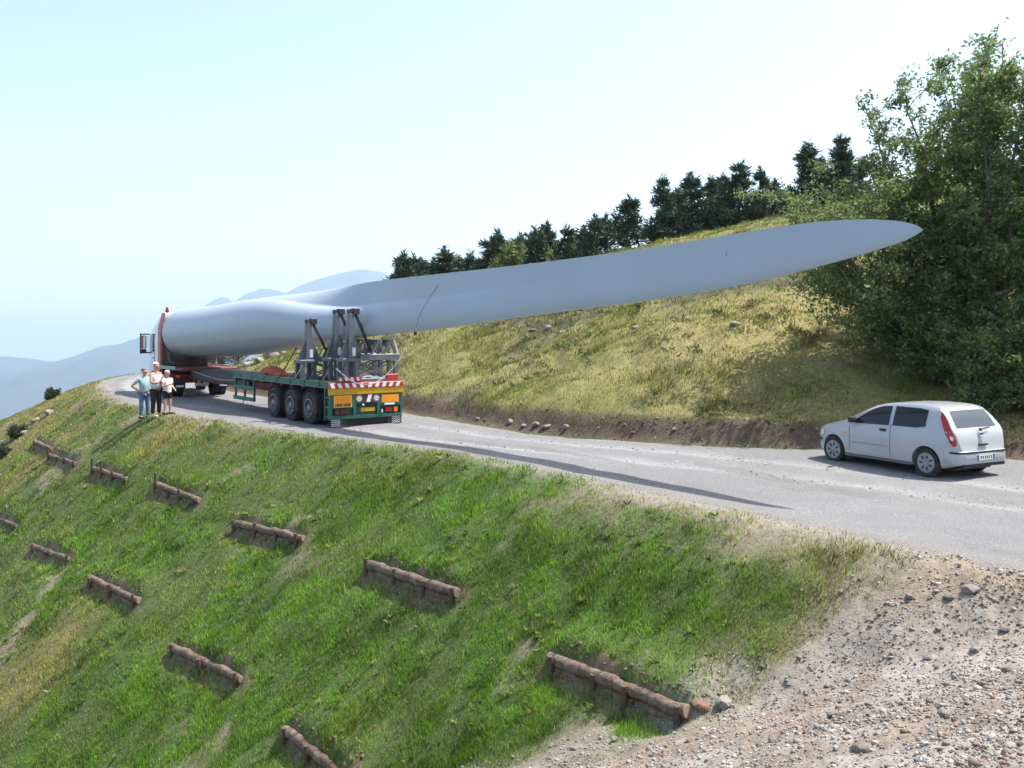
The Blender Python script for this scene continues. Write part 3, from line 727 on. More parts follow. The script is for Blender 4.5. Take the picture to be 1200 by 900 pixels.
# ------------------------------------------------------------------ tractor unit
def make_tractor():
    phi = TPHI-R(4.5); P = TRO+TH*16.0-Vector((-math.sin(phi), math.cos(phi), 0))*1.0
    t = thing("tractor_truck", "white and red heavy tractor truck pulling the blade trailer", "truck", (P.x, P.y, -.13), phi)
    B = lambda lo, hi, n, m, p=t, bev=.01: MB().bbox(lo, hi).build(n, m, p, bevel=bev)
    for s in (-1, 1): B((s*.48, .05, .72), (s*.38, 5.3, .98), "chassis_rail", DARK)
    B((-.5, .7, .98), (.5, 1.9, 1.14), "fifth_wheel", DARK)
    # cab body: lofted along the length with rounded corners
    ys = [2.85, 2.90, 3.2, 4.2, 4.75, 4.98, 5.06]; prof = {2.85:(1.10,3.08), 2.90:(1.18,3.16), 3.2:(1.22,3.2), 4.2:(1.22,3.18), 4.75:(1.22,2.95), 4.98:(1.18,1.9), 5.06:(1.10,1.4)}
    m = MB(); ring = 20; V = []
    for y in ys:
        hw, zt_ = prof[y]; zb_ = .62
        pts = []
        for j in range(ring):
            a = 2*math.pi*j/ring+math.pi/ring; ca, sa = math.cos(a), math.sin(a)
            k = 1/max(abs(ca)**8+abs(sa)**8, 1e-9)**(1/8)
            pts.append((hw*ca*k, y, (zb_+zt_)/2+(zt_-zb_)/2*sa*k))
        V += pts
    fs = [(i*ring+j, i*ring+(j+1) % ring, (i+1)*ring+(j+1) % ring, (i+1)*ring+j) for i in range(len(ys)-1) for j in range(ring)]
    fs += [tuple(range(ring)), tuple(range((len(ys)-1)*ring, len(ys)*ring))]
    m.add(V, fs); cab = m.build("cab", TWHITE, t, smooth=50)
    B((-1.08, 2.80, .9), (1.08, 2.846, 3.12), "back_wall", DARK, t)
    B((-1.2, 3.0, .95), (1.2, 3.06, 1.0), "deck_step", DARK, t) if False else None
    # roof fairing (white) with red trailing side deflectors
    m = MB(); m.add([(-1.12,2.95,3.16),(1.12,2.95,3.16),(1.12,4.7,2.95),(-1.12,4.7,2.95),(-1.0,2.95,3.74),(1.0,2.95,3.74),(.95,3.7,3.66),(-.95,3.7,3.66),(.98,4.5,3.2),(-.98,4.5,3.2)],
        [(0,1,2,3),(0,1,5,4),(4,5,6,7),(7,6,8,9),(9,8,2,3),(1,2,8,6,5),(0,3,9,7,4)])
    m.build("roof_fairing", TWHITE, t, bevel=.04, smooth=50)
    for s in (-1, 1):
        m = MB(); m.add([(s*1.23,2.95,1.0),(s*1.23,2.5,1.0),(s*1.21,2.45,2.9),(s*1.02,2.5,3.7),(s*1.05,2.93,3.72),(s*1.23,2.95,3.0),
                         (s*1.20,2.95,1.0),(s*1.20,2.5,1.0),(s*1.18,2.45,2.9),(s*.99,2.5,3.66),(s*1.02,2.93,3.68),(s*1.20,2.95,3.0)],
            [(0,1,2,5),(5,2,3,4),(6,7,8,11),(11,8,9,10),(0,1,7,6),(1,2,8,7),(2,3,9,8),(3,4,10,9),(4,5,11,10),(5,0,6,11)])
        m.build("side_deflector", TRED, t)
        o = MB(); o.add([(s*1.226,3.75,1.95),(s*1.226,4.72,1.8),(s*1.222,4.62,2.7),(s*1.222,3.75,2.75)], [(0,1,2,3)]); o.build("side_window", GLASSM, t)
        B((s*1.235, 3.7, .75), (s*1.224, 3.716, 2.75), "door_seam", DARK, t, 0)
        B((s*1.25, 3.78, 1.6), (s*1.228, 3.95, 1.65), "door_handle", BLACK, t, 0)
        m = MB(); m.bbox((s*1.26, 2.9, .72), (s*1.226, 4.4, .95)); m.build("lower_skirt", TRED, t, bevel=.01)
        # big mirror assembly on arms
        m = MB(); m.bar((s*1.2, 4.85, 2.72), (s*1.62, 4.8, 2.72), .06); m.bar((s*1.2, 4.85, 1.85), (s*1.62, 4.8, 1.85), .06); m.bar((s*1.62, 4.8, 1.8), (s*1.62, 4.8, 2.76), .06)
        o = m.build("mirror", BLACK, t)
        MB().bev((s*1.50-.13, 4.72, 2.05), (s*1.50+.13, 4.84, 2.66), .03).build("mirror_shell", BLACK, o)
        MB().bev((s*1.50-.13, 4.72, 1.84), (s*1.50+.13, 4.84, 2.02), .03).build("mirror_shell", BLACK, o)
        B((s*1.50-.105, 4.708, 2.08), (s*1.50+.105, 4.719, 2.63), "mirror_glass", mat("mirror_silver", (.75,.78,.8), .04, metal=1., var=.01), o, 0)
        MB().lathe_x([(-.02, .0)], (0,0,0), 3) if False else None
        m = MB(); m.tube([(s*.75, 2.0, .62), (s*.75, 2.75, .62)], .3, 16); m.build("fuel_tank", GALVL, t, smooth=40)
        o = B((s*.62, .0, .86), (s*1.18, .05, 1.0), "tail_light", BLACK, t)
        B((s*.66, -.006, .88), (s*.9, -.001, .98), "red_lens", LAMPR, o, 0); B((s*.93, -.006, .88), (s*1.1, -.001, .98), "amber_lens", LAMPO, o, 0)
        B((s*.70, -.01, .40), (s*1.16, .015, .80), "mud_flap", BLACK, t, 0); B((s*.76, -.016, .46), (s*1.1, -.011, .54), "flap_mark", SWHITE, t, 0)
        g = MB(); a0 = [math.radians(a) for a in range(10, 175, 14)]
        for a, b in zip(a0[:-1], a0[1:]):
            Q = [(math.cos(q)*r, math.sin(q)*r) for q, r in ((a, .58), (b, .58), (b, .61), (a, .61))]
            g.prism([(.95+p[0], .52+p[1]) for p in Q], 0, s*.62, s*1.24)
        g.build("mudguard", REDOX, t, smooth=30)
        truck_wheel(t, (s*.92, .95, .52), s, .52, dual=True)
        truck_wheel(t, (s*1.02, 4.3, .52), s, .52)
    B((-.60, .0, .78), (.60, .06, .98), "rear_crossbar", REDOX, t)
    B((-.3, -.01, .5), (.3, -.002, .62), "number_plate", mat("dirty_white_plate", (.5,.5,.46), .6), t, 0)
    B((-.05, -.02, .6), (.05, .05, .8), "plate_bracket", DARK, t, 0)
    m = MB(); m.add([(-1.0,5.03,1.75),(1.0,5.03,1.75),(1.0,4.84,2.7),(-1.0,4.84,2.7)], [(0,1,2,3)]); m.build("windscreen", GLASSM, t)
    B((-1.2, 4.98, .35), (1.2, 5.18, .8), "bumper", TRED, t, .03)
    B((-.8, 5.06, .9), (.8, 5.1, 1.5), "grille", DARK, t)
    for s in (-1, 1):
        m = MB(); m.tube([(s*.8, 3.05, 3.72), (s*.8, 3.05, 3.80)], .09, 10); m.tube([(s*.8, 3.05, 3.80), (s*.8, 3.05, 3.86), (s*.8, 3.05, 3.97)], [.075, .075, .05], 10); m.build("beacon", LAMPO if s > 0 else LAMPR, t, smooth=40)
    m = MB(); m.tube([(1.0, 2.7, .8), (1.0, 2.7, 3.3)], .08, 10); m.build("exhaust_stack", GALVL, t, smooth=40)
    # turntable that carries the blade root
    m = MB(); m.bbox((-.9, 1.2, 1.45), (.9, 2.2, 1.52)); m.prism([(-1.0, 1.52), (1.0, 1.52), (1.05, 1.95), (.7, 1.66), (0, 1.56), (-.7, 1.66), (-1.05, 1.95)], 1, 1.5, 1.9)
    m.build("root_saddle", DARK, t)
make_tractor()

# ------------------------------------------------------------------ parked car
def make_car():
    t = thing("parked_car", "small silver-white three-door hatchback parked under the trees at the roadside", "car", (9.03, 17.95, 0.0), R(28)); t.scale = (.95,)*3
    YS = [.0,.02,.05,.09,.13,.18,.24,.31,.38,.46,.56,.72,.95,1.25,1.6,1.9,2.1,2.3,2.5,2.7,2.85,3.0,3.25,3.45,3.6,3.7,3.77,3.82,3.85]
    top = lambda y: float(np.interp(y, [0,.03,.06,.10,.16,.30,.42,.52,.75,1.1,1.5,1.85,2.1,2.4,2.7,2.9,3.1,3.4,3.6,3.72,3.80,3.85], [.54,.60,.80,.93,1.02,1.24,1.385,1.435,1.47,1.485,1.475,1.44,1.375,1.24,1.08,.98,.935,.86,.79,.72,.62,.50]))
    bot = lambda y: float(np.interp(y, [0,.05,.25,.4,3.3,3.6,3.8,3.85], [.44,.30,.25,.20,.20,.22,.27,.34]))
    plan = lambda y: float(np.interp(y, [0,.04,.12,.3,.7,1.3,2.6,3.2,3.5,3.7,3.8,3.85], [.60,.70,.77,.80,.82,.83,.83,.80,.755,.67,.57,.46]))
    belt = lambda y: float(np.interp(y, [0, .4, 1.2, 2.9], [1.0, .99, .955, .91]))
    def ring(y):
        T, B_, p = top(y), bot(y), plan(y); bl = min(belt(y), T-.05)
        gh = max(T-bl, .05); wr = p*.97 if gh < .08 else (p-.02)-.30*min(gh, .55)
        md = B_+.35*(bl-B_)
        return [(0,B_),(p*.6,B_),(p*.90,B_+.01),(p*.965,B_+.06),(p*.985,B_+.16*min(1,(bl-B_)/.6)),(p*1.0,md+.04),(p*1.0,md+.45*(bl-md)),(p*.985,bl-.03),(p*.965,bl),
                (p*.965+(wr-p*.965)*.45,bl+gh*.45),(wr+.0,bl+gh*.86),(wr-.06,bl+gh*.965),(wr*.6,T-.004),(0,T)]
    m = MB(); V = []; 
    for y in YS:
        r = ring(y); full = [(x, y, z) for x, z in r]+[(-x, y, z) for x, z in r[-2:0:-1]]; V += full; n = len(full)
    fs = [(i*n+j, i*n+(j+1) % n, (i+1)*n+(j+1) % n, (i+1)*n+j) for i in range(len(YS)-1) for j in range(n)]
    fs += [tuple(range(n)), tuple(range((len(YS)-1)*n, len(YS)*n))]
    m.add(V, fs); body = m.build("body", CWHITE, None)
    # cut the wheel arches
    for ya in (.74, 3.19):
        for s in (-1, 1):
            cm = MB(); cm.tube([(s*.50, ya, .305), (s*1.0, ya, .305)], .335, 28); c = cm.build("cut", CWHITE)
            md = body.modifiers.new("b", 'BOOLEAN'); md.operation = 'DIFFERENCE'; md.object = c; md.solver = 'EXACT'
            dg = bpy.context.evaluated_depsgraph_get(); me = bpy.data.meshes.new_from_object(body.evaluated_get(dg))
            body.modifiers.clear(); body.data = me; bpy.data.objects.remove(c)
    body.data.name = "body"; shade(body.data, 32); body.parent = t
    def side(y, z):
        r = ring(y); best = .8
        for (x0, z0), (x1, z1) in zip(r[3:-1], r[4:]):
            if z0 <= z <= z1: return x0+(x1-x0)*(z-z0)/max(z1-z0, 1e-6)
        return best
    def strip(name, cols, m_, parent, off=.004, rows=4, s=1):
        g = MB(); V = []
        for y, z0, z1 in cols:
            for k in range(rows+1):
                z = z0+(z1-z0)*k/rows; V.append((s*(side(y, z)+off), y, z))
        q = rows+1; g.add(V, [(i*q+k, i*q+k+1, (i+1)*q+k+1, (i+1)*q+k) for i in range(len(cols)-1) for k in range(rows)])
        return g.build(name, m_, parent, smooth=True)
    def cols(pts_lo, pts_hi, y0, y1, n=9):
        return [(y, float(np.interp(y, *zip(*pts_lo))), float(np.interp(y, *zip(*pts_hi)))) for y in np.linspace(y0, y1, n)]
    for s in (-1, 1):
        strip("front_side_window", cols([(1.66, .975), (2.62, .95)], [(1.66, 1.385), (1.95, 1.355), (2.2, 1.255), (2.62, 1.0)], 1.66, 2.60), GLASSM, t, s=s)
        strip("rear_side_window", cols([(.78, 1.03), (.95, .99), (1.57, .98)], [(.78, 1.36), (.95, 1.385), (1.57, 1.39)], .76, 1.57), GLASSM, t, s=s)
        tl = strip("tail_light", [(.08, .70, .79), (.12, .68, .90), (.18, .73, 1.0), (.24, .83, 1.09), (.30, .94, 1.18), (.36, 1.05, 1.26), (.42, 1.16, 1.32), (.46, 1.24, 1.35)], LAMPR, t, .008, s=s)
        strip("clear_lens", [(.12, .81, .86), (.15, .80, .88), (.19, .83, .90)], SWHITE, tl, .012, 2, s)
        strip("door_seam", [(1.60, .30, 1.0), (1.612, .30, 1.0)], DARK, t, .003, 8, s); strip("door_seam", [(2.70, .34, .90), (2.712, .34, .90)], DARK, t, .003, 8, s)
        strip("side_moulding", [(1.64, .515, .545), (2.1, .515, .545), (2.62, .515, .545)], mat("grey_moulding", (.28,.29,.30), .5), t, .01, 1, s)
        strip("door_handle", [(1.70, .845, .895), (1.80, .835, .90), (1.88, .85, .89)], BLACK, t, .016, 2, s)
        strip("sill", [(1.10, .205, .27), (2.0, .205, .27), (2.85, .205, .27)], mat("grey_sill", (.10,.10,.105), .6), t, .006, 2, s)
        strip("repeater", [(2.80, .70, .73), (2.86, .70, .73)], LAMPO, t, .006, 1, s)
        x = side(2.55, .98); mm = MB().bev((s*(x+.03), 2.50, .96), (s*(x+.20), 2.62, 1.09), .04) if s > 0 else MB().bev((-(x+.20), 2.50, .96), (-(x+.03), 2.62, 1.09), .04)
        mm.bar((s*(x-.02), 2.57, .97), (s*(x+.05), 2.57, 1.0), .04); mm.build("wing_mirror", BLACK, t, smooth=50)
        strip("headlight", [(3.50, .60, .72), (3.60, .58, .72), (3.70, .58, .68), (3.77, .57, .62)], mat("clear_lamp", (.65,.67,.7), .1), t, .006, 3, s)
        strip("bumper_strip", [(3.58, .46, .52), (3.70, .46, .52), (3.80, .46, .52)], BLACK, t, .012, 1, s)
    # panels on the end surfaces
    def patch(name, y0, y1, hw0, hw1, m_, off, ny=6, nx=8, parent=t):
        g = MB(); V = []
        for i in range(ny+1):
            f = i/ny; y = y0+(y1-y0)*f; hw = hw0+(hw1-hw0)*f
            dz = (top(y+.01)-top(y-.01))/.02; nl = math.hypot(1, dz); nn = (-dz/nl, 1/nl)
            for j in range(nx+1):
                x = hw*(2*j/nx-1); rr = ring(y); xs = [q[0] for q in rr[10:]][::-1]; zs = [q[1] for q in rr[10:]][::-1]
                z = float(np.interp(abs(x), xs, zs)); V.append((x, y+nn[0]*off, z+nn[1]*off))
        q = nx+1; g.add(V, [(i*q+j, i*q+j+1, (i+1)*q+j+1, (i+1)*q+j) for i in range(ny) for j in range(nx)]); return g.build(name, m_, parent, smooth=True)
    rw = patch("rear_window", .175, .405, .60, .54, GLASSB, .006)
    patch("windscreen", 2.08, 2.83, .60, .66, GLASSM, .008)
    g = MB(); g.bar((0, .075, 1.005), (.30, .10, 1.03), .02); g.tube([(0, .10, .99), (0, .07, 1.0)], .03, 8); g.build("wiper", BLACK, t)
    B = lambda lo, hi, n, m_, p=t, bv=.0: MB().bbox(lo, hi).build(n, m_, p, bevel=bv)
    MB().prism([(-.80,.34),(-.785,.14),(-.72,.03),(-.58,-.03),(.58,-.03),(.72,.03),(.785,.14),(.80,.34)], 2, .33, .585).build("rear_bumper", CWHITE, t, bevel=.012, smooth=50)
    MB().prism([(-.79,.2),(-.79,.135),(-.725,.025),(-.583,-.037),(.583,-.037),(.725,.025),(.79,.135),(.79,.2)], 2, .54, .578).build("bumper_rubbing_strip", BLACK, t)
    B((-.62, -.02, .27), (.62, .2, .33), "lower_valance", BLACK)
    o = B((-.26, -.043, .40), (.26, -.036, .51), "number_plate", SWHITE); B((-.26, -.046, .40), (-.22, -.0435, .51), "blue_band", mat("plate_blue", (.02,.05,.25), .5), o); B((.22, -.046, .40), (.26, -.0435, .51), "blue_band", MATS["plate_blue"], o)
    g = MB()
    for k, x in enumerate((-.17, -.11, -.04, .02, .08, .15)): g.bbox((x, -.045, .425), (x+.035, -.0435, .485))
    tag(g.build("lettering", mat("plate_figures", (.12,.12,.14), .6), o), kind="stuff")
    B((-.05, .035, .83), (.05, .06, .86), "badge", GALVL); B((-.02, .03, .90), (.02, .075, .93), "hatch_lock", BLACK)
    B((-.12, -.006, .69), (.12, .05, .72), "hatch_handle", BLACK)
    m = MB(); m.bbox((-.55, .25, .18), (.55, 3.5, .22)); m.build("underbody", DARK, t)
    for ya in (.74, 3.19):
        for s in (-1, 1):
            c = (s*.72, ya, .295); W_ = .175; x0 = s*W_/2
            r_ = MB(); r_.lathe_x([(x0*.3, .205), (x0*.95, .205), (x0*1.0, .19), (x0*.86, .175), (x0*.9, .06), (x0*1.04, .045), (x0*1.04, .001)], c, 28)
            wo = r_.build("wheel", mat("wheel_cover", (.27,.28,.29), .4, metal=.2), t, smooth=35)
            g = MB()
            for k in range(7):
                a = 2*math.pi*k/7; g.bar((c[0]+x0*.905, c[1]+.085*math.cos(a), c[2]+.085*math.sin(a)), (c[0]+x0*.90, c[1]+.155*math.cos(a), c[2]+.155*math.sin(a)), .032, .02, up=(1, 0, 0))
            g.build("hub_slot", DARK, wo)
            y_ = MB(); y_.lathe_x([(-W_*.42, .20), (-W_*.5, .23), (-W_*.5, .265), (-W_*.38, .292), (W_*.38, .292), (W_*.5, .265), (W_*.5, .23), (W_*.42, .20), (-W_*.42, .20)], c, 32); y_.build("tyre", TYRE, wo, smooth=35)
make_car()

# ------------------------------------------------------------------ people
def skin_mesh(name, nodes, edges, m, parent, root=0, sub=2):
    me = bpy.data.meshes.new(name); me.from_pydata([n[0] for n in nodes], edges, [])
    o = bpy.data.objects.new(name, me); link(o)
    sm = o.modifiers.new("s", 'SKIN'); sm.use_smooth_shade = True
    sv = me.skin_vertices[0].data
    for i, n in enumerate(nodes):
        r = n[1]; sv[i].radius = r if hasattr(r, '__len__') else (r, r)
    sv[root].use_root = True
    o.modifiers.new("d", 'SUBSURF').levels = sub; o.modifiers["d"].render_levels = sub
    dg = bpy.context.evaluated_depsgraph_get(); me2 = bpy.data.meshes.new_from_object(o.evaluated_get(dg))
    o.modifiers.clear(); o.data = me2; me2.name = name; me2.materials.clear(); me2.materials.append(m)
    me2.polygons.foreach_set("use_smooth", [True]*len(me2.polygons)); o.parent = parent
    return o
def make_person(loc, face, h, arms, legs, top_m, bot_m, hair_m, label, sleeve=.55, shorts=False, belly=1., shoe=SHOE, tuck=.98):
    S = h/1.75
    t = thing("person", label, "person", loc, face); t.scale = (1.1, 1.1, 1.02)
    v = lambda x, y, z: (x*S, y*S, z*S)
    nd = []; ed = []
    def n(p, r, par=None):
        nd.append((v(*p), tuple(q*S for q in r) if hasattr(r, '__len__') else r*S)); i = len(nd)-1
        if par is not None: ed.append((par, i))
        return i
    pel = n((0, 0, .95), (.13, .10)); sp = n((0, .01, 1.15), (.12, .09), pel); ch = n((0, 0, 1.34), (.14, .10), sp)
    nk0 = n((0, .0, 1.45), .065, ch); nk = n((0, .01, 1.52), .055, nk0); hd0 = n((0, .03, 1.58), (.07, .08), nk); hd = n((0, .02, 1.66), (.088, .105), hd0); ht = n((0, .01, 1.73), (.055, .07), hd)
    J = {}
    for s in (-1, 1):
        el, wr = arms[s]
        sh = n((s*.17, 0, 1.40), .058, ch); e = n(el, .043, sh); wj = n(wr, .029, e)
        d = (Vector(wr)-Vector(el)).normalized()
        pm = n(tuple(Vector(wr)+d*.07), (.036, .022), wj)
        sx = d.orthogonal().normalized()
        for k in range(4):
            b = Vector(wr)+d*.09+sx*(.027-.018*k); f1 = n(tuple(b+d*.035), .0085, pm); f2 = n(tuple(b+d*(.07-.008*abs(k-1))+d.cross(sx)*.015), .0075, f1)
        th = n(tuple(Vector(wr)+d*.04+sx*.05), .0095, pm)
        hp, kn, an = legs[s]
        hi = n(hp, .085, pel); k_ = n(kn, .058, hi); a_ = n(an, .036, k_); to = n((an[0]+.0+s*.02, an[1]+.15, .035), (.036, .028), a_)
        J[s] = (sh, e, wj, hi, k_, a_)
    body = skin_mesh("body", nd, ed, SKIN, t)
    # face: nose, eyes, mouth, ears
    for nm, P, sz, m in (("nose", (0, .125, 1.635), (.028, .045, .04), SKIN), ("mouth", (0, .108, 1.59), (.05, .012, .012), LAMPR if False else mat("lips", (.32,.12,.10), .5))):
        MB().bev(tuple(v(*[P[i]-sz[i]/2 for i in range(3)])), tuple(v(*[P[i]+sz[i]/2 for i in range(3)])), .005*S).build(nm, m, t, smooth=60)
    for s in (-1, 1):
        MB().bev(v(s*.032-.012, .098, 1.655), v(s*.032+.012, .112, 1.669), .004).build("eye", BLACKC, t, smooth=60)
        MB().bev(v(s*.082-.010, -.005, 1.62), v(s*.082+.010, .035, 1.68), .006).build("ear", SKIN, t, smooth=60)
    # hair cap
    bm = bmesh.new(); bmesh.ops.create_uvsphere(bm, u_segments=18, v_segments=12, radius=1)
    bmesh.ops.delete(bm, geom=[q for q in bm.verts if q.co.z < -.25 or (q.co.y > .45 and q.co.z < .45)], context='VERTS')
    for q in bm.verts: q.co = Vector((q.co.x*.100, q.co.y*.118-.006, q.co.z*.104+1.68))*S
    me = bpy.data.meshes.new("hair"); bm.to_mesh(me); bm.free(); me.materials.append(hair_m); shade(me, 80); link(bpy.data.objects.new("hair", me), t)
    # top
    nd, ed = [], []
    a0 = n((0, 0, tuck-.07), (.165, .125*belly)); a = n((0, 0, tuck+.02), (.165, .122*belly), a0); b = n((0, .012*belly, 1.12), (.16, .122*belly), a); c = n((0, 0, 1.34), (.168, .122), b); d = n((0, 0, 1.455), (.085, .075), c)
    for s in (-1, 1):
        el, wr = arms[s]; sh = Vector((s*.175, 0, 1.40)); x = n(tuple(sh), .072, c)
        if sleeve > .15:
            y_ = n(tuple(sh.lerp(Vector(el), sleeve)), .062, x)
        if sleeve > .95: n(tuple(Vector(el).lerp(Vector(wr), .9)), .042, y_)
    skin_mesh("shirt", nd, ed, top_m, t)
    nd, ed = [], []
    a = n((0, 0, .97), (.155, .115))
    for s in (-1, 1):
        hp, kn, an = legs[s]; hi = n((hp[0], hp[1], hp[2]-.03), .098, a)
        if shorts:
            n(tuple(Vector(hp).lerp(Vector(kn), .75)), .09, hi)
        else:
            k_ = n(kn, .075, hi); n((an[0], an[1], an[2]+.01), .058, k_)
    skin_mesh("shorts" if shorts else "trousers", nd, ed, bot_m, t)
    for s in (-1, 1):
        hp, kn, an = legs[s]
        MB().bev(v(an[0]-.052, an[1]-.08, 0), v(an[0]+.052, an[1]+.21, .085), .03*S).build("shoe", shoe, t, smooth=60)
    return t
STAND = {-1: ((-.09, 0, .90), (-.11, .02, .49), (-.12, 0, .09)), 1: ((.09, 0, .90), (.11, .02, .49), (.12, 0, .09))}
def put(px, py, d):
    p = pix(px, py, d); p.z = h1(p.x, p.y)+.0; return p
g1 = "three onlookers standing at the road edge"
p = put(169, 478, 33.4); p.z = ground_at(p.x, p.y)
make_person(p, R(-128), 1.74, {-1: ((-.32, .05, 1.14), (-.19, .17, 1.0)), 1: ((.38, -.12, 1.14), (.17, .02, .98))}, STAND, CLOTH_T, DENIM, HAIRG,
    "person in teal short-sleeved shirt and blue jeans, hands on hips, at the road edge", .62, belly=1.15)
p = put(182.5, 480, 33.0); p.z = ground_at(p.x, p.y)
make_person(p, R(-118), 1.86, {-1: ((-.25, .08, 1.14), (.04, .27, 1.17)), 1: ((.25, .08, 1.13), (-.04, .24, 1.12))}, STAND, CLOTH_L, BLACKC, HAIRW,
    "tall white-haired person in pale vest and black trousers with folded arms", .1, belly=1.25, shoe=SHOEL)
p = put(196, 480, 33.1); p.z = ground_at(p.x, p.y)
make_person(p, R(-122), 1.50, {-1: ((-.22, .0, 1.12), (-.19, .16, 1.02)), 1: ((.27, .06, 1.12), (.12, .25, 1.20))}, STAND, CLOTH_W, BLACKC, HAIRW,
    "short white-haired person in white shirt and black shorts next to the truck", .6, shorts=True, belly=1.2, tuck=.90)

# ------------------------------------------------------------------ log barriers
LABL = ["log barrier nearest the gravel track, its right end half buried in stones",
        "log barrier with dark stakes above the middle of the lower slope",
        "log barrier with soil ledge below the middle of the trailer shadow",
        "log barrier with one taller stake at its left end, fourth up the upper row",
        "log barrier with two upright stakes at left, below the three people",
        "log barrier with a leaning stake, second smallest from the far end of the upper row",
        "farthest and smallest log barrier at the top left of the slope",
        "log barrier with pale end in the lower row, right of a bare patch",
        "pale lichen-covered log barrier in the lower row beside bare soil",
        "short dark log barrier near the left edge in the lower row",
        "log barrier cut off by the left edge of the picture",
        "log barrier cut off by the bottom edge of the picture"]
def make_log(i):
    A, B, rad = LOGW[i]; rad *= .78; rs = random.Random(40+i)
    up = Vector((0, 0, rad*.95)); a = A+up; b = B+up
    a.z = h1(A.x, A.y)+rad*.7; b.z = h1(B.x, B.y)+rad*.7
    d = (b-a); L = d.length; dn = d.normalized(); nrm = Vector((-dn.y, dn.x, 0)); 
    if nrm.dot(Vector((-.8, -.6, 0))) < 0: nrm = -nrm          # downhill
    t = thing("log_barrier", LABL[i], "log barrier", tuple((A+B)/2), 0, "log barriers holding the embankment")
    o0 = (A+B)/2
    def log(p, q, r, nm):
        m = MB(); k = 13; pts = []; rr = []
        for j in range(k):
            f = j/(k-1); w_ = Vector((rs.uniform(-1, 1), rs.uniform(-1, 1), rs.uniform(-1, 1)))*r*.22
            pts.append(p.lerp(q, f)+w_-o0); rr.append(r*(1.05-.18*f+rs.uniform(-.12, .12)))
        m.tube(pts, rr, 12, cap=False); o = m.build(nm, LOGM, t, smooth=60)
        for e, nb in ((0, 1), (k-1, k-2)):
            dd = (pts[e]-pts[nb]).normalized(); g = MB(); g.tube([pts[e]-dd*.01, pts[e]+dd*.012], [rr[e]*1.0, rr[e]*.93], 12); g.build("cut_end", ENDGR, o, smooth=30)
    log(a, b, rad, "log")
    log(a+Vector((0, 0, -rad*1.75))-nrm*.0+dn*.06, b+Vector((0, 0, -rad*1.75))-dn*.05, rad*.85, "log")
    ns = {0: 4, 1: 4, 2: 4, 3: 4, 4: 4, 5: 4, 6: 2}.get(i, 3)
    for k in range(ns):
        f = .04+.92*k/max(ns-1, 1)+rs.uniform(-.04, .04); p = a.lerp(b, min(max(f, .02), .98))+nrm*(rad*1.15)
        hgt = rs.uniform(-.05, .05)
        if i in (3, 4, 5) and k == 0: hgt = .26
        if i == 4 and k == 1: hgt = .28
        m = MB(); tp = p+Vector((rs.uniform(-.03, .03), rs.uniform(-.03, .03), rad+hgt)); bt = p+Vector((0, 0, -.55))
        m.tube([bt-o0, (bt.lerp(tp, .5))-o0+Vector((.005, .005, 0)), tp-o0], [.05, .047, .043], 8); m.build("stake", STAKE, t, smooth=50)
for i in range(len(LOGW)): make_log(i)

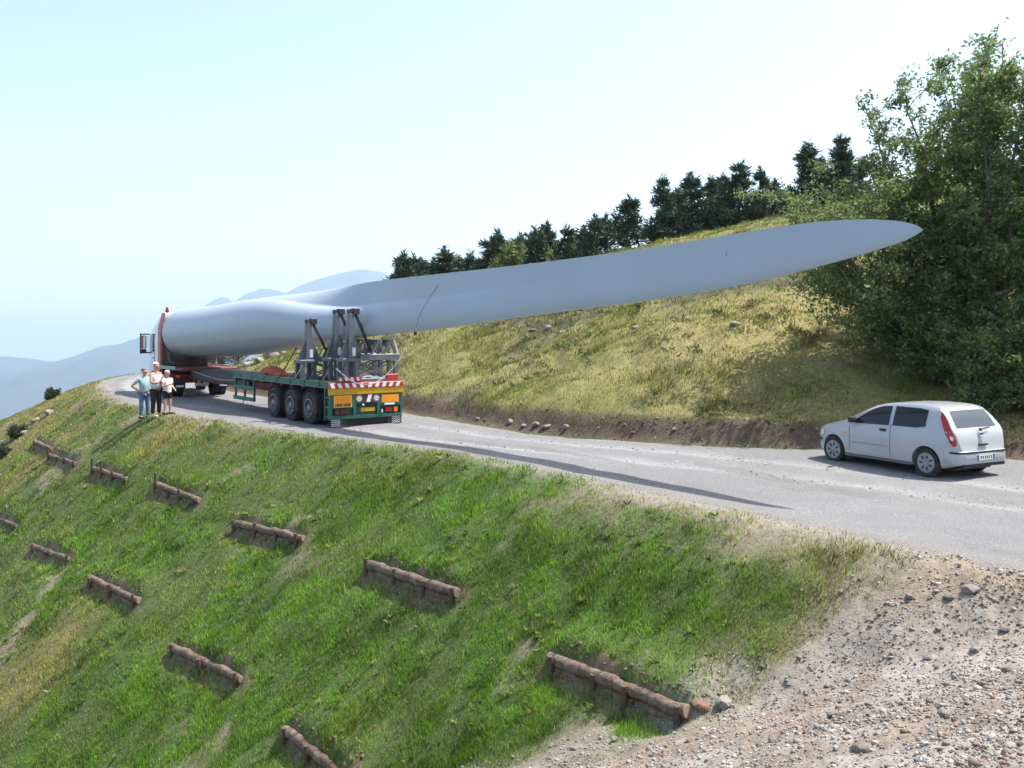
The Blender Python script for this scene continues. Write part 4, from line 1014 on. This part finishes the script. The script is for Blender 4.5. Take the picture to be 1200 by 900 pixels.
# ------------------------------------------------------------------ trees
def leaf_mesh(name, P, D, size, cols, m, parent, w=.55):
    """rhombic leaves at P pointing along D"""
    n = len(P); D = D/np.linalg.norm(D, axis=1)[:, None]
    rv = RNG.normal(size=(n, 3)); S = np.cross(D, rv); S /= np.linalg.norm(S, axis=1)[:, None]+1e-9
    L = size[:, None]
    V = np.empty((n, 4, 3)); V[:, 0] = P; V[:, 1] = P+D*L*.5+S*L*w*.5; V[:, 2] = P+D*L; V[:, 3] = P+D*L*.5-S*L*w*.5
    F = np.arange(n*4).reshape(n, 4)
    return np_mesh(name, V.reshape(-1, 3), F, np.repeat(cols, 4, 0), m, parent)
def leaf_cols(n, pal, rs):
    pal = np.array(pal); c = pal[rs.integers(0, len(pal), n)]; return np.clip(c*rs.normal(1, .18, (n, 1)), .005, 1)
def make_tree(name, label, cat, base, height, lean, nst, spread, seed, nleaf, lsize, pal, low=.15, wind=(.25, .05), group=None, thick=.07, flat=.0):
    rs = np.random.default_rng(seed); t = thing(name, label, cat, tuple(base), 0, group)
    tr = MB(); segs = []; wts = []
    for s in range(nst):
        a = 2*math.pi*(s/nst+rs.uniform(-.1, .1)); hh = height*(1 if s == 0 else rs.uniform(.70, 1.0))
        end = np.array([lean[0]+math.cos(a)*spread*.45*(0 if s == 0 else 1), lean[1]+math.sin(a)*spread*.45*(0 if s == 0 else 1), hh])
        pts = []; k = 9; b0 = np.array([math.cos(a)*.12, math.sin(a)*.12, -.15])
        for i in range(k):
            f = i/(k-1); p = b0*(1-f)+end*f; p[:2] = b0[:2]*(1-f)+end[:2]*(f**1.35); p += rs.normal(size=3)*.07*height*.12*(f > 0); pts.append(p)
        rad = [thick*(1-.88*(i/(k-1))) for i in range(k)]; tr.tube(pts, rad, 7)
        segs += [(np.array(pts[-3]), np.array(pts[-2])), (np.array(pts[-2]), np.array(pts[-1])), (np.array(pts[-2]), np.array(pts[-1]))]; wts += [2., 3., 3.]
        pts = np.array(pts); nb = int(15+height*1.6)
        for b in range(nb):
            f = low+(1-low)*(b+rs.random())/nb; q = f*(k-1); i = min(int(q), k-2); p0 = pts[i]*(1-(q-i))+pts[i+1]*(q-i)
            az = rs.uniform(0, 2*math.pi); ln = spread*(.95-.50*f)*rs.uniform(.55, 1.1)
            dr = np.array([math.cos(az), math.sin(az), rs.uniform(.4, 1.5)*(1-flat)]); dr /= np.linalg.norm(dr)
            pp = [p0]
            for j in range(1, 5):
                g = j/4; pp.append(p0+dr*ln*g+np.array([wind[0]*g*g*ln*.5, wind[1]*g*g*ln*.5, -.22*g*g*ln])+rs.normal(size=3)*.03*ln)
            tr.tube(pp, [max(.02*(1-f*.6), .008)*(1-.8*j/4)+.003 for j in range(5)], 4, cap=False)
            for j in range(1, 4): segs.append((pp[j], pp[j+1])); wts.append(ln**.6*(.5+.3*j))
            for q2 in range(3):
                g = rs.uniform(.3, 1); bi = min(int(g*4), 3); s0 = pp[bi]*(1-(g*4-bi))+pp[bi+1]*(g*4-bi)
                d2 = rs.normal(size=3); d2[2] = abs(d2[2])*.6; d2 = d2/np.linalg.norm(d2)*ln*rs.uniform(.25, .5)+np.array([wind[0], wind[1], 0])*.3*ln
                tr.tube([s0, s0+d2*.5, s0+d2+np.array([0, 0, -.08*ln])], [.008, .006, .003], 3, cap=False)
                segs.append((s0, s0+d2)); wts.append(ln**.6*.7); segs.append((s0+d2*.5, s0+d2*1.1)); wts.append(ln**.6*.6)
    tr.build("trunk", BARK, t, smooth=60)
    S0 = np.array([s[0] for s in segs]); S1 = np.array([s[1] for s in segs]); w_ = np.array(wts)*rs.uniform(.15, 1.6, len(wts)); w_ /= w_.sum()
    id_ = rs.choice(len(segs), nleaf, p=w_); f = rs.random((nleaf, 1))
    P = S0[id_]*(1-f)+S1[id_]*f+rs.normal(size=(nleaf, 3))*np.array([.07, .07, .07])*(spread/2)**.5
    keep = P[:, 2] > .05; P = P[keep]; n = len(P)
    D = rs.normal(size=(n, 3))*.8+np.array([wind[0]*2.2, wind[1]*2.2, .1])
    leaf_mesh("crown", P, D, rs.uniform(.7, 1.25, n)*lsize, leaf_cols(n, pal, rs), LEAF, t)
    return t
WILLOW = [(.12,.20,.05), (.15,.23,.062), (.10,.17,.045), (.20,.26,.10), (.24,.25,.11)]
def tb(px, d): 
    x = (px-600)/1100*d; return Vector((x, d, h1(x, d)))
gT = "leafy trees behind the parked car"
make_tree("broadleaf_tree", "tallest leafy tree at the right edge behind the car", "tree", tb(1168, 24.0), 8.7, (.4, .5), 6, 2.5, 101, 31000, .11, WILLOW, .10, (.35, .1), gT, .10)
make_tree("broadleaf_tree", "slender leafy tree between the tallest tree and the blade tip", "tree", tb(1118, 25.2), 7.7, (-1.2, .4), 6, 2.2, 102, 22000, .11, WILLOW, .10, (.35, .1), gT, .08)
make_tree("broadleaf_tree", "low leafy tree leaning left below and behind the blade tip", "tree", tb(1072, 25.6), 4.9, (-1.9, .2), 9, 3.5, 103, 27000, .11, WILLOW+[(.08,.12,.03)], .06, (.0, .1), gT, .07, .5)
make_tree("broadleaf_tree", "leafy tree cut off by the right edge of the picture", "tree", tb(1245, 23.5), 8.2, (.2, .3), 5, 2.5, 104, 24000, .12, WILLOW, .05, (.35, .1), gT, .09)
make_tree("broadleaf_tree", "dark leafy tree filling the gap deep behind the car", "tree", tb(1150, 29.0), 7.0, (-.3, .4), 6, 2.6, 105, 14000, .13, WILLOW, .06, (.3, .1), gT, .08)
make_tree("hedge_shrub", "low shrub in the shade directly behind the car roof", "shrub", tb(1150, 22.4), 2.0, (.1, .1), 6, 1.3, 106, 7000, .10, WILLOW, .02, (.1, .1), None, .03, .2)

make_tree("hedge_shrub", "dense shrub at the right edge beside the car tail", "shrub", tb(1215, 22.0), 2.6, (.1, .1), 6, 1.5, 107, 9000, .10, WILLOW, .02, (.1, .1), None, .03, .2)
make_tree("hedge_shrub", "shrub under the leaning tree beyond the car bonnet", "shrub", tb(1095, 24.2), 1.8, (-.2, .1), 6, 1.5, 108, 7000, .10, WILLOW, .02, (.1, .1), None, .03, .2)
def pine_mesh(seed):
    rs = np.random.default_rng(seed); h = 5.0; tr = MB()
    top = np.array([rs.uniform(-.2, .2), rs.uniform(-.2, .2), h])
    ax = lambda f: np.array([top[0]*f*f, top[1]*f*f, h*f])
    tr.tube([ax(f) for f in np.linspace(0, 1, 8)], [.11*(1-f)+.012 for f in np.linspace(0, 1, 8)], 6)
    P, D = [], []
    nw = 14
    for wq in range(nw):
        f = .10+.88*(wq+rs.uniform(-.3, .3))/nw; nb = int(rs.integers(5, 8))
        for b in range(nb):
            az = rs.uniform(0, 2*math.pi); ln = (1.35*(1-f)**.95*(1 if f > .2 else .8)+.06)*rs.uniform(.5, 1.3)
            dr = np.array([math.cos(az), math.sin(az), .25+.5*f]); p0 = ax(f); p1 = p0+dr*ln
            tr.tube([p0, (p0+p1)/2-np.array([0, 0, .04*ln]), p1], [.022, .015, .006], 3, cap=False)
            nt_ = max(3, int(ln*8))
            for k in range(nt_):
                g = .25+.75*(k+.5)/nt_; c = p0*(1-g)+p1*g
                m = 15; pp = c+rs.normal(size=(m, 3))*.06; d = dr*.5+rs.normal(size=(m, 3))*.7+np.array([0, 0, .25])
                P.append(pp); D.append(d)
    m = 40; P.append(ax(.97)+rs.normal(size=(m, 3))*np.array([.04, .04, .12])); D.append(rs.normal(size=(m, 3))*.5+np.array([0, 0, .8]))
    P = np.concatenate(P); D = np.concatenate(D); D /= np.linalg.norm(D, axis=1)[:, None]
    n = len(P); cols = leaf_cols(n, [(.04,.078,.04), (.055,.095,.048), (.035,.063,.038), (.085,.11,.055)], rs)
    tro = tr.build("trunk", PINEBARK, None, smooth=60)
    cro = leaf_mesh("crown", P, D, rs.uniform(.2, .34, n), cols, NEEDLE, None, .22)
    d = tro.data, cro.data; bpy.data.objects.remove(tro); bpy.data.objects.remove(cro); return d
PM = [pine_mesh(300+i) for i in range(5)]
PINES = [(471,297,98),(481,302,104),(497,306,96),(510,303,97),(523,291,98),(552,297,96),(537,301,103),(572,281,92),(584,271,90),(612,276,95),(628,268,88),(643,263,90),(667,267,86),(681,266,90),(694,254,84),(708,253,87),(733,233,80),(777,209,74),
         (797,222,80),(813,204,72),(834,208,74),(850,206,79),(865,192,71),(890,197,70),(907,211,72),(946,168,62),(963,186,66),(988,160,60),(1010,185,64)]
PLAB = ["leftmost small pine on the ridge above the blade", "thin pine just right of the leftmost ridge pine", "low rounded pine third from the left on the ridge", "low pine between the third pine and the pointed one on the ridge", "pointed pine standing above a dip left of the round bush", "small pine just left of the low pine by the round bush", "low pine between the pointed pine and the round bush", "pine partly behind the left side of the round bush", "taller pine rising behind the round bush", "pine just right behind the round bush", "pine over the pale green sapling", "pine with slender top right of the pale sapling", "broad dark pine left of a pair of thin pines", "low pine squeezed between broad dark pines", "pine of the thin pair, left one", "pine of the thin pair, right one", "separate pine with ragged crown at the middle of the ridge", "tall pine at the left end of the dense ridge grove",
        "low pine deep in the dense ridge grove, second from left", "tall pine third from the left in the dense grove", "pine fourth from the left in the dense grove", "pine set back behind the tallest grove pine", "tallest pine of the dense ridge grove", "broad pine right of the tallest grove pine", "rightmost short pine of the dense ridge grove", "lone dark pine standing on the bare ridge near the leafy trees", "small pine right beside the lone ridge pine", "pine half hidden by the topmost leafy branches", "rightmost pine mostly behind the leafy trees"]
for i, (px, ty, d) in enumerate(PINES):
    x = (px-600)/1100*d; z0 = h1(x, d); zt = EYE-(ty-384)/1100*d; hh = max(zt-z0, 1.6); s = hh/5.0
    t = thing("pine_tree", PLAB[i], "pine tree", (x, d, z0-.05), i*1.7, "pines along the ridge")
    wd = s*(1.2+.22*math.sin(i*2.1))*(1.15 if hh < 3.2 else 1.0); t.scale = (wd, wd, s)
    for nm, me in zip(("trunk", "crown"), PM[i % 5]):
        o = bpy.data.objects.new(nm, me); link(o, t)
BUSHP = [(.11,.145,.03), (.13,.16,.035), (.09,.12,.03), (.15,.16,.05)]
x = (597-600)/1100*76; zb_ = h1(x, 76); make_tree("round_bush", "round light green bush in front of the ridge pines", "bush", Vector((x, 76, zb_-.1)), (EYE+104/1100*76-zb_)*.93, (0, 0), 9, 2.6, 201, 9000, .24, BUSHP, .05, (.1, 0), None, .06)
x = (640-600)/1100*74; make_tree("sapling", "thin pale green sapling beside the round bush", "sapling", Vector((x, 74, h1(x, 74)-.1)), (EYE+92/1100*74-h1(x, 74)), (.1, 0), 2, .9, 202, 700, .22, [(.2,.26,.05), (.17,.22,.05)], .1, (.1, 0), None, .03)
for px, py, d, hh, sp, sd, lb in ((62,478,50,.5,.5,210,"dark low shrub on the skyline of the slope"), (22,500,44,.45,.6,211,"grey-green shrub at the left edge of the slope"), (258,430,66,2.6,1.3,212,"small dark bush glimpsed under the blade root"), (278,428,72,3.0,1.4,213,"dark bushy tree seen in the gap below the blade"), (3,508,42,.4,.5,214,"lowest leafy shrub cut by the left edge")):
    x = (px-600)/1100*d; make_tree("shrub", lb, "shrub", Vector((x, d, h1(x, d)-.1)), hh, (0, 0), 5, sp, sd, 2600, .11, [(.05,.075,.03), (.07,.09,.04), (.04,.06,.03)], .05, (.1, 0), None, .025)

# ------------------------------------------------------------------ rocks
def rock_mesh(seed):
    bm = bmesh.new(); bmesh.ops.create_icosphere(bm, subdivisions=2, radius=1); rs = np.random.default_rng(seed)
    for k in range(7):           # chop with planes for an angular look
        nrm = Vector(rs.normal(size=3)).normalized(); dd = rs.uniform(.55, .85)
        for v in bm.verts:
            e = v.co.dot(nrm)-dd
            if e > 0: v.co -= nrm*e
    for v in bm.verts: v.co = Vector((v.co.x, v.co.y*.8, v.co.z*.6))
    me = bpy.data.meshes.new("rock"); bm.to_mesh(me); bm.free(); me.materials.append(ROCK); shade(me, 28); return me
RM = [rock_mesh(500+i) for i in range(6)]
def rock(x, y, s, label, group, i, sink=.25, z=None):
    o = bpy.data.objects.new("rock", RM[i % 6]); rs = random.Random(i*7+3)
    o.location = (x, y, (h1(x, y) if z is None else z)+s*.6*(1-2*sink)*.8); o.rotation_euler = (rs.uniform(-.3, .3), rs.uniform(-.3, .3), rs.uniform(0, 6)); o.scale = (s*rs.uniform(.8, 1.3), s*rs.uniform(.8, 1.3), s*rs.uniform(.7, 1.2)); link(o)
    return tag(o, label, "rock", group)
k = 0
p = ray_ground(848, 828); rock(p.x, p.y, .15, "large pale grey stone at the buried end of the nearest log", None, 3, .2)
p = ray_ground(822, 836); rock(p.x, p.y, .12, "reddish brown stone wedged against the end of the nearest log", None, 4, .25).data = RM[4].copy()
o = COL.objects[-1]; o.data.materials[0] = mat("red_stone", (.23,.13,.09), .9, var=.3, scale=6, bump=.6)
def rocks(lst, group, sink, lo=5., hi=120.):
    global k
    for px, py, s_, lb in lst:
        if py > 100: p = ray_ground(px, py, lo, hi)
        else: p = Vector(((px-600)/1100*py, py, 0))            # given by distance instead of height in view
        rock(p.x, p.y, s_, lb, group, k, sink); k += 1
rocks(((1138,692,.11,"largest pale stone near the top of the gravel bank"),(1112,698,.07,"pale stone just left of the largest one on the bank"),(1160,700,.06,"small stone right of the largest one on the bank"),
       (1142,758,.08,"flat pale stone halfway down the gravel bank at right"),(1090,768,.07,"stone left of the flat pale stone on the bank"),(1185,785,.10,"stone at the right edge of the lower gravel"),
       (926,802,.06,"small stone above the bottom gravel, right of the buried log"),(975,838,.065,"stone in the middle of the light bottom gravel"),(1105,842,.065,"stone low on the light gravel toward the right corner"),
       (1065,700,.065,"stone where the gravel bank meets the dry verge"),(1178,735,.065,"stone high on the bank near the right edge"),(720,872,.06,"grey stone at the grass edge below the nearest log"),
       (672,884,.065,"stone farthest left along the bottom gravel edge"),(905,868,.06,"stone near the bottom edge right of the buried log"),(1010,880,.075,"stone near the bottom edge toward the right")),
      "loose stones on the gravel bank", .3)
bank = []
for px, d, s_, lb in ((560,28.6,.10,"leftmost stone in the cut bank"),(598,27.2,.13,"left stone of the pale cluster in the cut bank"),(614,26.9,.10,"small second stone of the cluster in the cut bank"),(628,26.4,.12,"middle stone of the cluster in the cut bank"),(641,26.1,.16,"largest stone of the cluster in the cut bank"),
        (664,25.7,.12,"right stone of the cluster in the cut bank"),(742,24.2,.08,"lone stone in the bank right of the cluster"),(790,23.7,.08,"rightmost stone in the cut bank before the car")):
    while s_far(np.array([(px-600)/1100*d]), np.array([d]))[0] < .3: d += .1
    bank.append((px, d, s_, lb))
rocks(bank, "stones in the cut bank", .3)
rocks(((624,388,.16,"left rock of the outcrop below the middle of the blade"),(642,384,.22,"largest rock of the outcrop below the middle of the blade"),(657,388,.16,"right rock of the outcrop below the middle of the blade"),
       (548,398,.14,"rock in the grass right of the trailer rope"),(600,412,.12,"small rock below the outcrop on the hillside"),(868,61.,.5,"left rock of the three on the bare ridge"),(898,60.,.65,"middle rock of the three on the bare ridge"),
       (926,59.,.6,"right rock of the three on the bare ridge"),(702,70.,.35,"pale rock on the ridge right of the separate pine"),(745,388,.16,"rock in the grass under the outer half of the blade"),(862,384,.18,"rock in the grass below the blade near the leafy trees")),
      "rocks on the grassy hillside", .42, 18)
rocks(((6,520,.3,"lowest boulder at the left edge of the slope rim"),(28,508,.22,"small boulder beside the grey-green shrub"),(58,486,.28,"boulder below the skyline shrub"),(42,494,.28,"boulder between the two rim shrubs")), "boulders on the slope rim", .3, 20, 90)
rocks(((292,50.,.35,"left rubble rock seen between tractor and trailer guard"),(305,49.,.4,"middle rubble rock seen under the blade"),(318,50.,.5,"largest rubble rock seen under the blade"),(330,52.,.4,"right rubble rock near the foremost cradle")), "rubble rocks beyond the trailer", .35)

# gravel chips: uncountable
ICO = None
def chips(name, x, y, z, s, cols, label):
    global ICO
    if ICO is None:
        bm = bmesh.new(); bmesh.ops.create_icosphere(bm, subdivisions=1, radius=1); ICO = (np.array([v.co for v in bm.verts]), np.array([[v.index for v in f.verts] for f in bm.faces])); bm.free()
    n = len(x); V = ICO[0][None]*RNG.uniform(.6, 1.25, (n, 12, 1))*RNG.uniform(.55, 1.3, (n, 1, 3))*np.array([1, 1, .7])*s[:, None, None]
    a = RNG.uniform(0, 6.28, n); ca, sa = np.cos(a)[:, None], np.sin(a)[:, None]
    V = np.stack([V[:, :, 0]*ca-V[:, :, 1]*sa, V[:, :, 0]*sa+V[:, :, 1]*ca, V[:, :, 2]], 2)+np.stack([x, y, z], 1)[:, None]
    F = (ICO[1][None]+12*np.arange(n)[:, None, None]).reshape(-1, 3)
    o = np_mesh(name, V.reshape(-1, 3), F, np.repeat(cols, 12, 0), STONEM); return tag(o, label, "gravel", kind="stuff")
def polar(n, r0, r1, a0, a1):
    r = r0*(r1/r0)**RNG.random(n); a = np.radians(RNG.uniform(a0, a1, n)); return r*np.sin(a), r*np.cos(a)
r_ = RNG.uniform(5, 16, 110000); a_ = np.radians(RNG.uniform(-12, 34, 110000)); x, y = r_*np.sin(a_), r_*np.cos(a_); sn, sf, gr = ground_masks(x, y)
keep = (RNG.random(len(x)) < gr*1.0*(.35+.65*sstep(-.3, .3, fbm(x*1.5, y*1.5, 150, 3)))) & (sn > 0.); x, y = x[keep][:42000], y[keep][:42000]
s = np.clip(np.exp(RNG.normal(-4.65, .5, len(x))), .005, .045)
PALG = [(.28,.265,.24), (.25,.225,.195), (.19,.155,.125), (.36,.345,.32), (.23,.185,.15), (.21,.14,.105)]
z = H(x, y)+.0+.05*fbm(x*4, y*4, 95, 3)+.07*fbm(x*1.3, y*1.3, 96, 3)
chips("gravel_chips", x, y, z+s*.25, s, leaf_cols(len(x), PALG, RNG), "loose stone chips covering the gravel bank")
x, y = polar(60000, 10, 42, -28, 33); sn = s_near(x, y); sf = s_far(x, y); e = np.minimum(np.abs(sn), np.abs(sf))
keep = (sn < .3) & (sf < .5) & (RNG.random(len(x)) < np.clip(1.1-e*.8, .4, 1)); x, y = x[keep], y[keep]
s = np.clip(np.exp(RNG.normal(-4.7, .45, len(x))), .006, .035)*np.clip(np.hypot(x, y)/18, .8, 1.4)
z = np.where((s_near(x, y) < 0) & (s_far(x, y) < 0), road_z(x, y)+.012, H(x, y))
chips("road_gravel", x, y, z+s*.2, s, leaf_cols(len(x), [(.27,.27,.265), (.21,.21,.205), (.34,.34,.33), (.16,.15,.14)], RNG), "loose gravel scattered on the road surface")
# soil clods heaped on the log ledges
X, Y = [], []
for A, B, rad in LOGW:
    L = (B-A).length; n = int(90*L/3); f = RNG.random(n)*1.12-.04; d = np.array([B.x-A.x, B.y-A.y]); dn = d/np.hypot(*d); nn = np.array([-dn[1], dn[0]])
    if nn @ np.array([-.8, -.6]) > 0: nn = -nn
    u = RNG.gamma(2., .06, n)+.06; X.append(A.x+d[0]*f+nn[0]*u); Y.append(A.y+d[1]*f+nn[1]*u)
x = np.concatenate(X); y = np.concatenate(Y); s = np.clip(np.exp(RNG.normal(-4.3, .5, len(x))), .006, .035)
chips("soil_clods", x, y, H(x, y)+s*.3, s, leaf_cols(len(x), [(.17,.105,.07), (.21,.14,.095), (.13,.085,.06)], RNG), "reddish soil clods piled behind the log barriers")
x, y = polar(14000, 20, 48, -16, 22); sf = s_far(x, y); keep = (sf > .0) & (sf < .75) & (x < 8); x, y = x[keep], y[keep]
s = np.clip(np.exp(RNG.normal(-3.9, .55, len(x))), .01, .06)
chips("bank_rubble", x, y, H(x, y)+s*.1, s, leaf_cols(len(x), [(.085,.057,.042), (.11,.08,.06), (.065,.045,.035), (.17,.15,.135)], RNG), "earth and rubble crumbling from the cut bank")

# ------------------------------------------------------------------ grass
def blades(name, x, y, z, ln, wd, lean, cols, label, cat="grass"):
    n = len(x); a = RNG.uniform(0, 2*np.pi, n); dx, dy = np.cos(a), np.sin(a)
    b = RNG.uniform(0, 2*np.pi, n)
    tip = np.stack([x+np.cos(b)*ln*lean+.10*ln, y+np.sin(b)*ln*lean, z+ln*np.sqrt(np.clip(1-lean**2, .1, 1))], 1)
    p0 = np.stack([x-dx*wd/2, y-dy*wd/2, z-.015], 1); p1 = np.stack([x+dx*wd/2, y+dy*wd/2, z-.015], 1)
    V = np.stack([p0, p1, tip], 1).reshape(-1, 3)
    F = np.arange(n*3).reshape(n, 3)
    o = np_mesh(name, V, F, np.repeat(cols, 3, 0), GRASS); return tag(o, label, cat, kind="stuff")
def slope_grass():
    x, y = polar(2300000, 8.0, 75, -34, 33)
    sn, sf, gr = ground_masks(x, y); d = np.hypot(x, y)
    soil = log_soil(x, y); bare = sstep(.36, .55, fbm(x*.8, y*.8, 82, 4)); vd = (1-sstep(.5, 1.9, sn+.7*fbm(x*.8, y*.8, 163, 4)))*(1-sstep(16.5, 19, y)); cl = sstep(-.35, .25, fbm(x*2.4, y*2.4, 160, 3))
    edge = sstep(-.1, .9, sn+.35*fbm(x*1.1, y*1.1, 161, 3))
    pr = edge*(1-np.clip(gr*1.45, 0, 1))*(1-.9*soil)*(1-.62*bare)*(.35+.65*cl)*(1-.72*vd)
    keep = (sn > -.35) & (RNG.random(len(x)) < pr); x, y, sn, d, gr, vd = x[keep], y[keep], sn[keep], d[keep], gr[keep], vd[keep]
    n = len(x)
    lush = sstep(-.35, .25, fbm(x*.42, y*.42, 162, 4)+.62-.028*y+.10*np.clip(sn, 0, 4)*.6)
    dry = sstep(-.02, .6, fbm(x*.28, y*.28, 80, 4)+.012*(y-24)+.30*(1-sstep(0, 2.2, sn))+.5*vd)
    tuft = fbm(x*2.6, y*2.6, 164, 3); ln = (.028+.036*lush+.035*RNG.random(n))*(1+.9*np.clip(tuft, -.5, .6))*RNG.uniform(.6, 1.35, n)*np.clip(.8+d/60, .8, 1.4)
    wd = .010*np.clip(d/12, .9, 4)*RNG.uniform(.7, 1.4, n)
    c = np.tile(np.array([.19,.235,.04]), (n, 1)); c = mixc(c, (.125,.245,.016), lush); c = mixc(c, (.33,.27,.09), np.clip(dry*.85*RNG.uniform(.2, 1.3, n), 0, 1))
    c *= np.clip(1+.75*fbm(x*3.3, y*3.3, 165, 3)+.5*fbm(x*.9, y*.9, 166, 3), .45, 1.7)[:, None]
    st = RNG.random(n) < .04; c[st] = np.array([.38,.34,.18])
    c = np.clip(c*np.clip(RNG.normal(1, .42, (n, 1)), .3, 2.2), .01, 1)
    blades("slope_grass", x, y, H(x, y), ln, wd, np.clip(RNG.normal(.55, .22, n), .05, .93), c, "short green grass growing over the steep embankment")
slope_grass()
def hill_grass():
    x, y = polar(900000, 19, 120, -30, 34)
    sf = s_far(x, y); d = np.hypot(x, y)
    cl = sstep(-.4, .3, fbm(x*.9, y*.9, 170, 4)); keep = (sf > .30) & (RNG.random(len(x)) < (.3+.7*cl)*sstep(.25, .6, sf+.25*fbm(x*1.5, y*1.5, 171, 3))); x, y, sf, d = x[keep], y[keep], sf[keep], d[keep]; n = len(x)
    t1 = sstep(-.3, .4, fbm(x*.16, y*.16, 172, 4)); t2 = sstep(-.05, .4, fbm(x*.35, y*.35, 86, 4)); tall = sstep(.15, .5, fbm(x*.7, y*.7, 173, 3))
    ln = (.06+.13*tall+.05*RNG.random(n))*RNG.uniform(.6, 1.3, n)*np.clip(.7+d/80, .9, 1.6); wd = .014*np.clip(d/22, 1, 4)*RNG.uniform(.7, 1.4, n)
    c = np.tile(np.array([.165,.205,.036]), (n, 1)); c = mixc(c, (.27,.235,.06), t1*RNG.uniform(.1, .8, n)); c = mixc(c, (.085,.105,.035), t2*.9); c *= np.clip(1+.7*fbm(x*1.6, y*1.6, 175, 3), .5, 1.6)[:, None]; c = mixc(c, (.14,.085,.05), .7*sstep(.3, .5, fbm(x*.45, y*.45, 176, 3)))
    pale = sstep(.32, .55, fbm(x*.5, y*.5, 174, 3)); c = mixc(c, (.36,.36,.16), pale*.6)
    c = np.clip(c*np.clip(RNG.normal(1, .35, (n, 1)), .3, 2), .01, 1)
    blades("hillside_grass", x, y, H(x, y), ln, wd, np.clip(RNG.normal(.45, .2, n), .05, .9), c, "rough yellow-green grass covering the hillside")
hill_grass()

def weeds():
    x, y = polar(14000, 8.5, 45, -33, 30); sn, sf, gr = ground_masks(x, y)
    keep = (sn > .5) & (gr < .25) & (RNG.random(len(x)) < .55*sstep(-.2, .35, fbm(x*.9, y*.9, 190, 3))); x, y = x[keep], y[keep]; n = len(x); m = 7
    P = np.repeat(np.stack([x, y, H(x, y)+.01], 1), m, 0); a = RNG.uniform(0, 6.28, n*m)
    D = np.stack([np.cos(a), np.sin(a), RNG.uniform(.25, 1.3, n*m)], 1)
    sz = np.repeat(RNG.uniform(.05, .13, n), m)*RNG.uniform(.7, 1.2, n*m)*np.clip(P[:, 1]/18, .9, 1.6)
    c = np.repeat(leaf_cols(n, [(.075,.16,.02), (.10,.20,.03), (.16,.23,.04), (.06,.12,.02), (.24,.24,.07)], RNG), m, 0)
    o = leaf_mesh("slope_weeds", P, D, sz, c, LEAF, None, .35); tag(o, "small leafy weeds dotted through the embankment turf", "weeds", kind="stuff")
    x, y = polar(9000, 19, 70, -20, 33); sf = s_far(x, y); keep = (sf > .7) & (RNG.random(len(x)) < .8*sstep(-.05, .4, fbm(x*.4, y*.4, 86, 4))); x, y = x[keep], y[keep]; n = len(x); m = 16
    a = RNG.uniform(0, 6.28, n*m); P = np.repeat(np.stack([x, y, H(x, y)], 1), m, 0)+RNG.normal(size=(n*m, 3))*np.array([.10, .10, .03]); D = np.stack([np.cos(a), np.sin(a), RNG.uniform(.4, 2., n*m)], 1)
    sz = np.repeat(RNG.uniform(.08, .24, n), m)*RNG.uniform(.6, 1.2, n*m); c = np.repeat(leaf_cols(n, [(.10,.13,.03), (.14,.17,.04), (.07,.09,.03), (.16,.10,.05), (.24,.25,.11)], RNG), m, 0)
    o = leaf_mesh("hillside_tussocks", P, D, sz, c, LEAF, None, .25); tag(o, "low scrubby tussocks dotted over the hillside", "tussocks", kind="stuff")
weeds()
